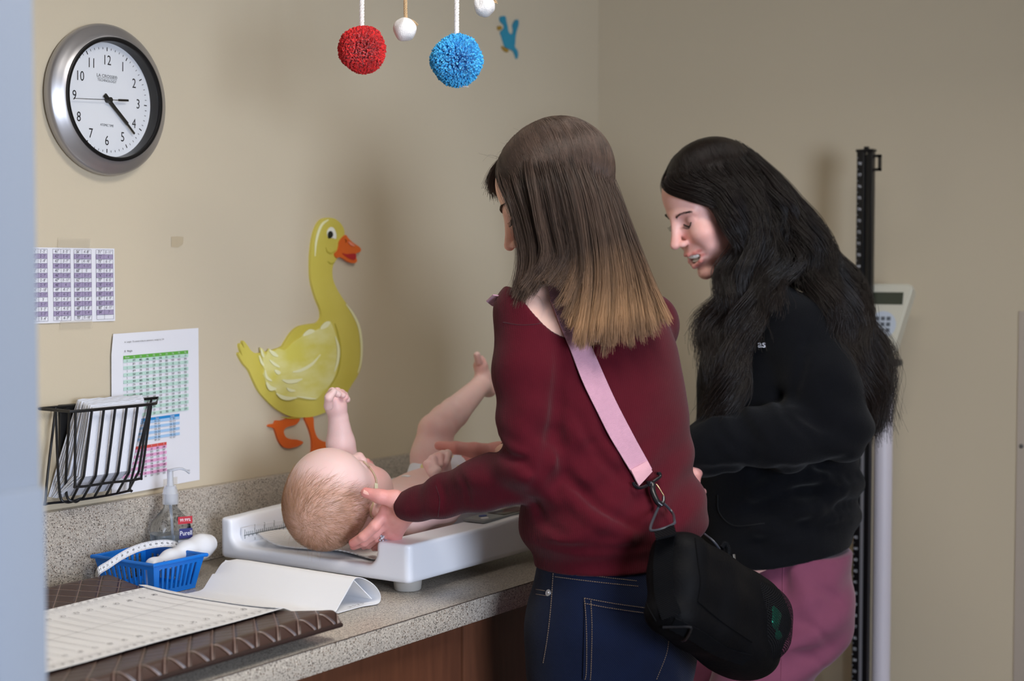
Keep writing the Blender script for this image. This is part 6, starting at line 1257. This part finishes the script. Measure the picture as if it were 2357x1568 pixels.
# near arm folded, fist by the sleeve
fc = zb(1013, 1076, -.435); s.cone((-1.29, -.36, 1.0), (-1.295, -.392, 1.0), .036, .032, .02); s.chain([(-1.295, -.392, 1.0), (-1.245, -.430, 1.012), zb(1030, 1112, -.430)], [.030, .026, .0195], .014); s.cone(zb(1028, 1108, -.430), fc, .0165, .0185, .006)
for i, (a, b_, c) in enumerate((((994, 1062, -.430), (984, 1070, -.445), (990, 1086, -.452)), ((1006, 1052, -.430), (996, 1058, -.448), (1000, 1076, -.456)), ((1018, 1047, -.428), (1011, 1052, -.448), (1012, 1070, -.457)), ((1030, 1045, -.424), (1027, 1050, -.444), (1025, 1066, -.454)))): s.chain([zb(*a), zb(*b_), zb(*c)], [.0085, .0080, .0068], .0025)
s.cone(fc, zb(1022, 1056, -.428), .018, .013, .006); s.chain([zb(1000, 1098, -.448), zb(996, 1090, -.458), zb(1008, 1082, -.462)], [.0085, .0075, .0065], .003)
# leg in the air
hp_ = np.array([-1.105, -.290, 1.025]); kn_ = zb(1003, 992, -.292); an_ = zb(1106, 888, -.288)
s.chain([hp_, zb(996, 1050, -.292), kn_], [.043, .0405, .0345], .014); s.chain([kn_, zb(1045, 950, -.290), an_], [.0335, .0295, .0195], .006); s.ell(zb(1024, 962, -.292), (.030, .026, .026), .010)
he_ = zb(1124, 894, -.286); ba_ = zb(1106, 842, -.286); s.cone(an_, he_, .019, .0165, .008); s.chain([he_, zb(1112, 868, -.286), ba_], [.0165, .0150, .0130], .008); s.cone(ba_, zb(1114, 846, -.268), .0125, .0105, .008)
s.cone(zb(1102, 832, -.292), zb(1098, 817, -.294), .0080, .0068, .003)
for i, (x, y, yy) in enumerate(((1110, 829, -.281), (1115, 832, -.272), (1119, 837, -.264), (1122, 843, -.257))): s.cone(zb(x, y+6, yy), zb(x-2, y-5+i*1.2, yy), .0056-.0003*i, .0050-.0003*i, .0022)
# other leg lying behind the woman's arm
s.chain([(-1.075, -.360, 1.005), (-.985, -.395, 1.03), (-.945, -.345, .985)], [.042, .034, .022], .014); s.cone((-.945, -.345, .985), (-.925, -.345, 1.025), .019, .013, .01)
s.half((0, 0, HC+.0435), (0, 0, -1), .006)
V, Fc = s.mesh(); V = relax(V, Fc, 1)
def scalp_b(P, col):
    back = np.clip((P[:, 2]-(.030+.0*P[:, 1])-(P[:, 1]-.02)*0.55)/.03, 0, 1)*np.clip((.032-P[:, 1])/.03, 0, 1); return blend(col, np.array(lin((190, 146, 118))), .72*back)
colb = face_paint(V, hb_c, Ab, qb, SKB, (206, 120, 118), baby=True, scalp=scalp_b); red = np.array(lin((222, 132, 128)))
for p_, r_ in ((zb(785, 912, -.27), .022), (zb(1005, 1062, -.445), .022), (zb(1105, 830, -.286), .022), (he_, .016), (kn_, .030)): colb = blend(colb, red, .45*np.exp(-((V-p_)**2).sum(1)/r_**2))
body_b = soft_obj('body', [(V, Fc)], baby_skin, bb, colb); DB = Drape(V, Fc)
# fine hair
g = np.random.default_rng(51); st = []; wh = np.array([.012, -.055, .080])
while len(st) < 5600:
    d = unit(g.normal(size=3)); X = np.array([0, -.006, .028])+d*np.array([.0675, .078, .068])
    edge = .050-.62*X[1]*0-(X[1]-.01)*-.55
    if X[2] < .028+(X[1])*.62-.030 or (X[1] > .030) : continue
    if X[1] > -.015 and g.random() < (X[1]+.015)/.045: continue
    p, n = DB.near(Lb(*X), 0.0002); dirl = X-wh; sw = np.cross(dirl, [0, -.5, .8]); fl_ = unit(dirl+sw*.55+g.normal(0, .012, 3)); w = Ab.T@fl_; w = unit(w-n*(w@n)); ln = g.uniform(.010, .022); P = [p]
    for k in range(4):
        q_ = P[-1]+w*ln/4+n*.0004; pp, nn = DB.near(q_, .0007+.0006*k); P.append(pp); w = unit(w-nn*(w@nn)+g.normal(0, .10, 3))
    st.append(np.array(P))
for k in range(40):
    X = np.array([g.uniform(-.05, .05), g.uniform(-.08, -.03), g.uniform(.0, .08)]); p, n = DB.near(Lb(*X), 0); d = unit(n+g.normal(0, .5, 3)); st.append(np.array([p, p+d*.006, p+d*.012-ZZ*.002, p+d*.016-ZZ*.006]))
hmb = hair_mat('baby_fair_hair', [(0, (170, 130, 98)), (1, (210, 172, 136))], rough=.4, var=.3); hair_obj('hair', st, [.00011]*len(st), hmb, body_b, g.random(len(st)))
bro = hair_mat('baby_brow', [(0, (206, 160, 130)), (1, (206, 160, 130))])
# diaper
s = SDF((-1.20, -.44, .935), (-.98, -.20, 1.09), .003); s.ell((-1.085, -.325, 1.012), (.070, .083, .070), 0); s.ell((-1.130, -.325, 1.010), (.04, .080, .066), .02); s.cone((-1.105, -.292, 1.02), (-1.108, -.292, 1.045), .046, .045, .012); s.cone((-1.075, -.36, 1.005), (-1.05, -.37, 1.012), .048, .044, .012)
s.half((-1.150, 0, 0), (-1, 0, -.15), .006); s.half((0, 0, HC+.042), (0, 0, -1), .005); s.field(lambda x, y, z: .0016*np.sin(90*y+40*x)*np.sin(60*x+2)); V, Fc = s.mesh()
dia = bpy.data.materials.new('diaper_print'); dia.use_nodes = True; nt = dia.node_tree; bs = nt.nodes['Principled BSDF']; bs.inputs['Roughness'].default_value = .8; tc = nt.nodes.new('ShaderNodeTexCoord'); vo = nt.nodes.new('ShaderNodeTexVoronoi'); vo.inputs['Scale'].default_value = 34; nt.links.new(tc.outputs['Object'], vo.inputs['Vector']); cr = nt.nodes.new('ShaderNodeValToRGB'); e = cr.color_ramp.elements; e[0].position = .26; e[0].color = (*lin((226, 216, 150)), 1); e[1].position = .32; e[1].color = (*lin((228, 232, 244)), 1); nt.links.new(vo.outputs['Distance'], cr.inputs['Fac']); nt.links.new(cr.outputs['Color'], bs.inputs['Base Color'])
soft_obj('diaper', [(relax(V, Fc, 2), Fc)], dia, bb)
# nasal tube with its tape, chest patch
tube = thing('nasal_tube', zb(866, 1120, -.40), 'thin clear nasal tube taped across the cheek of the baby', 'tube')
P = np.array(DB.line([(836, 1064), (846, 1074), (857, 1088), (864, 1104), (866, 1124), (867, 1140), (860, 1158), (854, 1175), (856, 1188), (862, 1196)], .0016, 8)); b = MB(); b.tube(P, .0017, 8); b.build('line', mat('tube_clear', (226, 206, 176), .2, trans=.5, ior=1.2), tube)
b = MB(); Q = [DB.hit(863+t*0, y, .0036) for t, y in ((0, 1114), (0, 1120), (0, 1126))]; Nm = unit(sum(q[1] for q in Q)); ribbon(b, [q[0] for q in Q], [Nm]*3, .0036, .0006); b.build('tape', mat('tape_cream', (240, 236, 206), .5), tube)
b = MB(); Q = [DB.hit(x, y, .0012) for x, y in ((926, 1097), (934, 1096), (942, 1098))]; ribbon(b, [q[0] for q in Q], [q[1] for q in Q], .004, .0008); tag(b.build('chest_patch', mat('patch_white', (236, 236, 242), .6)), 'small white adhesive patch on the chest of the baby', 'patch')
# ---------------------------------------------------------------- bag on its pink strap
bag = thing('shoulder_bag', at(1640, 1400, 2.28), 'black crossbody bag with a wide pink strap over the maroon sweater', 'bag')
e0, e1_ = at(1548, 1338, 2.215), at(1722, 1446, 2.40); ax_ = unit(e1_-e0); up_ = unit(ZZ*.96-RH*.16-ax_*((ZZ*.96-RH*.16)@ax_)); th_ = np.cross(ax_, up_); Mb = np.array([ax_, th_, up_])
ripm = fabric('black_nylon', (12, 12, 14), rough=.6, spec=.08, noise=.15, sheen=.0, bump=.3, bsc=260); webm = fabric('black_webbing', (13, 14, 17), spec=.08, sheen=.0, rib=.5, ribscale=420, axis=unit(ZZ+RH*.3), rough=.7, noise=.1); cb = (e0+e1_)/2; hl_ = np.linalg.norm(e1_-e0)/2
s = SDF(cb-.27, cb+.27, .004); s.box(cb, (hl_+.022, .048, .078), .040, 0, 'add', Mb); s.box(cb+ax_*.05-up_*.012-th_*0, (hl_-.01, .056, .066), .045, .02, 'add', Mb); s.ell(cb+ax_*.09+up_*-.01, (.09, .05, .07), .03, 'add', Mb); s.ell(at(1757, 1434, 2.39), (.038, .042, .054), .02, 'add', Mb)
s.field(lambda x, y, z: .0028*np.sin(46*((x-cb[0])*ax_[0]+(y-cb[1])*ax_[1]+(z-cb[2])*ax_[2])+22*(z-cb[2]))*np.sin(35*(z-cb[2])+1)+.0016*np.sin(90*z+40*x)); V, Fc = s.mesh(); V = relax(V, Fc, 2); o_b = soft_obj('bag_body', [(V, Fc)], ripm, bag); DBg = Drape(V, Fc)
def strip(name, pts, w, m, par, off=.0012, th=.0016, n=5):
    Q = [DBg.hit(p[0], p[1], off) for p in smooth_path([(x, y, 0) for x, y in pts], n)]; b = MB(); N = np.array([q[1] for q in Q]); 
    for _ in range(3): N = np.vstack([N[:1], (N[:-2]+N[1:-1]+N[2:])/3, N[-1:]])
    ribbon(b, [q[0] for q in Q], N, w, th); return b.build(name, m, par)
strip('end_webbing', [(1534, 1232), (1528, 1270), (1526, 1320), (1530, 1370), (1546, 1420)], .0155, webm, o_b)
strip('bottom_webbing', [(1548, 1436), (1600, 1462), (1660, 1500), (1720, 1520)], .012, webm, o_b)
for pts in ([(1600, 1240), (1606, 1290), (1612, 1340), (1606, 1385)], [(1606, 1385), (1660, 1430), (1730, 1478)], [(1482, 1300), (1486, 1380), (1510, 1430)]):
    b = MB(); b.tube(DBg.line(pts, .0006, 6), .0013, 6); b.build('piping', mat('nylon_piping', (8, 8, 10), .8, spec=.1), o_b)
# mesh pocket at the far end with a green wrapper inside
pk = at(1768, 1432, 2.36); gw = thing('snack_wrapper', pk, 'shiny green wrapper in the mesh pocket of the black bag', 'wrapper')
s = SDF(pk-.08, pk+.08, .0022); s.ell(at(1770, 1424, 2.352), (.022, .020, .021), 0, 'add', Mb); s.ell(at(1772, 1462, 2.352), (.016, .018, .013), .004, 'add', Mb); s.field(lambda x, y, z: .0022*np.sin(150*x+60*z)*np.sin(120*z+80*y)); V, Fc = s.mesh(); soft_obj('foil', [(V, Fc)], mat('green_foil', (8, 146, 112), .22, .6), gw)
meshm = bpy.data.materials.new('black_net'); meshm.use_nodes = True; nt = meshm.node_tree; bs = nt.nodes['Principled BSDF']; bs.inputs['Base Color'].default_value = (*lin((18, 18, 20)), 1); bs.inputs['Roughness'].default_value = .85; bs.inputs['Specular IOR Level'].default_value = .08; tc = nt.nodes.new('ShaderNodeTexCoord'); mx_ = []
for axv in (unit(up_+ax_), unit(up_-ax_)):
    dp = nt.nodes.new('ShaderNodeVectorMath'); dp.operation = 'DOT_PRODUCT'; dp.inputs[1].default_value = tuple(axv); nt.links.new(tc.outputs['Object'], dp.inputs[0]); m1 = nt.nodes.new('ShaderNodeMath'); m1.operation = 'MULTIPLY'; m1.inputs[1].default_value = 430; nt.links.new(dp.outputs['Value'], m1.inputs[0]); fr = nt.nodes.new('ShaderNodeMath'); fr.operation = 'FRACT'; nt.links.new(m1.outputs[0], fr.inputs[0]); gt = nt.nodes.new('ShaderNodeMath'); gt.operation = 'LESS_THAN'; gt.inputs[1].default_value = .40; nt.links.new(fr.outputs[0], gt.inputs[0]); mx_.append(gt.outputs[0])
mm_ = nt.nodes.new('ShaderNodeMath'); mm_.operation = 'MAXIMUM'; nt.links.new(mx_[0], mm_.inputs[0]); nt.links.new(mx_[1], mm_.inputs[1]); nt.links.new(mm_.outputs[0], bs.inputs['Alpha'])
s = SDF(pk-.14, pk+.14, .004); s.ell(at(1752, 1430, 2.365), (.044, .048, .060), 0, 'add', Mb); s.chain([at(1712, 1325, 2.355), at(1776, 1408, 2.352), at(1772, 1470, 2.350), at(1752, 1490, 2.35)], [.012, .022, .024, .024], .02); V, Fc = s.mesh(); soft_obj('mesh_pocket', [(relax(V, Fc, 2), Fc)], meshm, bag)
# strap, hook and triangle ring
pinkm = fabric('pink_webbing', (206, 156, 176), rib=.5, ribscale=700, axis=unit(RH*.45-ZZ*.9), rough=.6, noise=.05, sheen=.2); t_ = smooth_path([(1272, 646, 0), (1300, 720, 0), (1332, 800, 0), (1380, 912, 0), (1430, 1010, 0), (1478, 1094, 0)], 8); DHd = Drape(*headm); Q = []
for x, y, _ in t_:
    a = DS1.hit(x, y, .004); 
    c_ = DHd.t.ray_cast(Vector(CAM), Vector(_ray(x, y)).normalized())
    if c_[0] is not None and y < 800 and np.linalg.norm(np.array(c_[0])-CAM) < np.linalg.norm(a[0]-CAM): n_ = np.array(c_[1]); n_ = n_ if n_@_ray(x, y) < 0 else -n_; a = (np.array(c_[0])+n_*.004, n_)
    Q.append(a)
P = np.array([q[0] for q in Q]); N = np.array([q[1] for q in Q])
for _ in range(6): P[1:-1] = (P[:-2]+P[1:-1]*2+P[2:])/4; N[1:-1] = (N[:-2]+N[1:-1]+N[2:])/3
N = np.array([unit(n) for n in N]); P = P+N*.002
# over the shoulder and down the front
top = P[0]; over = []
for dz, u in ((.05, .12), (.11, .18), (.19, .26), (.27, .36), (.35, .48), (.41, .58)):
    z_ = top[2]-dz; k_ = min(sec1, key=lambda q: abs(q[0][2]-z_)); q = k_[0]+lat1*k_[1]*u+fw1*(k_[2]*math.sqrt(max(.05, 1-u*u))+.003); over.append(np.array([q[0], q[1], z_]))
over = [top+ZZ*.004+fw1*.02]+over
b = MB(); ribbon(b, P, N, .0188, .0016); strap = b.build('strap', pinkm, bag)
b = MB(); Pv = smooth_path([top]+over, 5); ribbon(b, Pv, [unit(ZZ*max(.1, 1-i/12)+fw1*min(1, i/10)+lat1*.3*min(1, i/14)) for i in range(len(Pv))], .0188, .0016); b.build('strap_front', pinkm, strap)
b = MB(); k0 = DS1.hit(1476, 1086, .0075); ribbon(b, [DS1.hit(1466+i*4, 1074+i*9, .0075)[0] for i in range(4)], [k0[1]]*4, .0178, .002); b.build('strap_fold', fabric('pink_fold', (212, 160, 170), rough=.6, noise=.05), strap)
hw = mat('black_hardware', (24, 24, 28), .3); b = MB(); off = .010
def hp(x, y, o=.010): return DS1.hit(x, y, o)[0]
b.tube(smooth_path([hp(1452, 1112), hp(1453, 1120), hp(1462, 1123), hp(1482, 1115), hp(1503, 1107), hp(1510, 1100), hp(1508, 1092), hp(1503, 1092)], 5), .0026, 8); b.build('strap_loop', hw, bag)
b = MB(); hk = [hp(1483, 1112, .013), hp(1487, 1124, .016), hp(1492, 1145, .018), hp(1500, 1165, .018), hp(1507, 1172, .018)]; b.tube(smooth_path(hk, 5), [.0052]*6+[.0046]*15, 10)
b.tube(smooth_path([hk[-1], hp(1512, 1163, .018), hp(1513, 1154, .018)], 4), .0026, 8); b.lathe([(0, .004), (.0062, .0035), (.0062, -.0035), (0, -.004)], 16, M=T3(*hp(1483, 1113, .012))); b.build('snap_hook', hw, bag)
b = MB(); b.tube(smooth_path([hp(1497, 1124, .017), hp(1504, 1135, .018), hp(1513, 1152, .018)], 4), .0011, 6); b.build('gate_wire', mat('gate_brass', (176, 158, 128), .25, .9), bag)
tt = [hp(1508, 1166, .018), hp(1528, 1180, .016), at(1552, 1197, 2.26), at(1550, 1207, 2.245), at(1524, 1218, 2.235), at(1503, 1222, 2.238), at(1497, 1214, 2.25), hp(1500, 1180, .016)]
b = MB(); b.tube(smooth_path(tt, 4, True), .0022, 8, closed=True); b.build('triangle_ring', mat('ring_grey', (58, 60, 68), .35), bag)
b = MB(); Pq = [at(1528, 1214, 2.238), at(1530, 1222, 2.226), at(1533, 1234, 2.205)]; ribbon(b, Pq, [unit(-_ray(1530, 1222))]*3, .0155, .003); b.build('ring_tab', webm, bag)
b = MB(); b.tube(smooth_path([DBg.hit(1528, 1440, .004)[0], DBg.hit(1582, 1438, .006)[0], DBg.hit(1586, 1446, .006)[0], DBg.hit(1578, 1462, .006)[0], DBg.hit(1570, 1468, .005)[0]], 4), .0020, 8); b.build('bottom_ring', hw, bag)
b = MB(); b.tube(smooth_path([at(1622, 1230, 2.33), at(1640, 1244, 2.31), at(1652, 1258, 2.31), at(1656, 1268, 2.32), at(1640, 1276, 2.31), at(1630, 1286, 2.30)], 5), .0018, 8); b.build('top_ring', mat('ring_grey', (58, 60, 68), .35), bag)
b = MB(); b.tube(smooth_path([at(1660, 1262, 2.33), at(1668, 1252, 2.335), at(1676, 1262, 2.335), at(1676, 1278, 2.33), at(1668, 1284, 2.325)], 5), .0042, 8); b.build('zip_cord', webm, bag)
b = MB(); q0, q1_ = at(1689, 1276, 2.325), at(1696, 1326, 2.32); b.box((-.0022, -.001, 0), (.0022, .001, float(np.linalg.norm(q1_-q0))), .0008, M=Matrix.Translation(Vector(q0)) @ Vector(q1_-q0).to_track_quat('Z', 'Y').to_matrix().to_4x4()); b.build('zip_pull', mat('pull_steel', (150, 148, 145), .35, .9), bag)
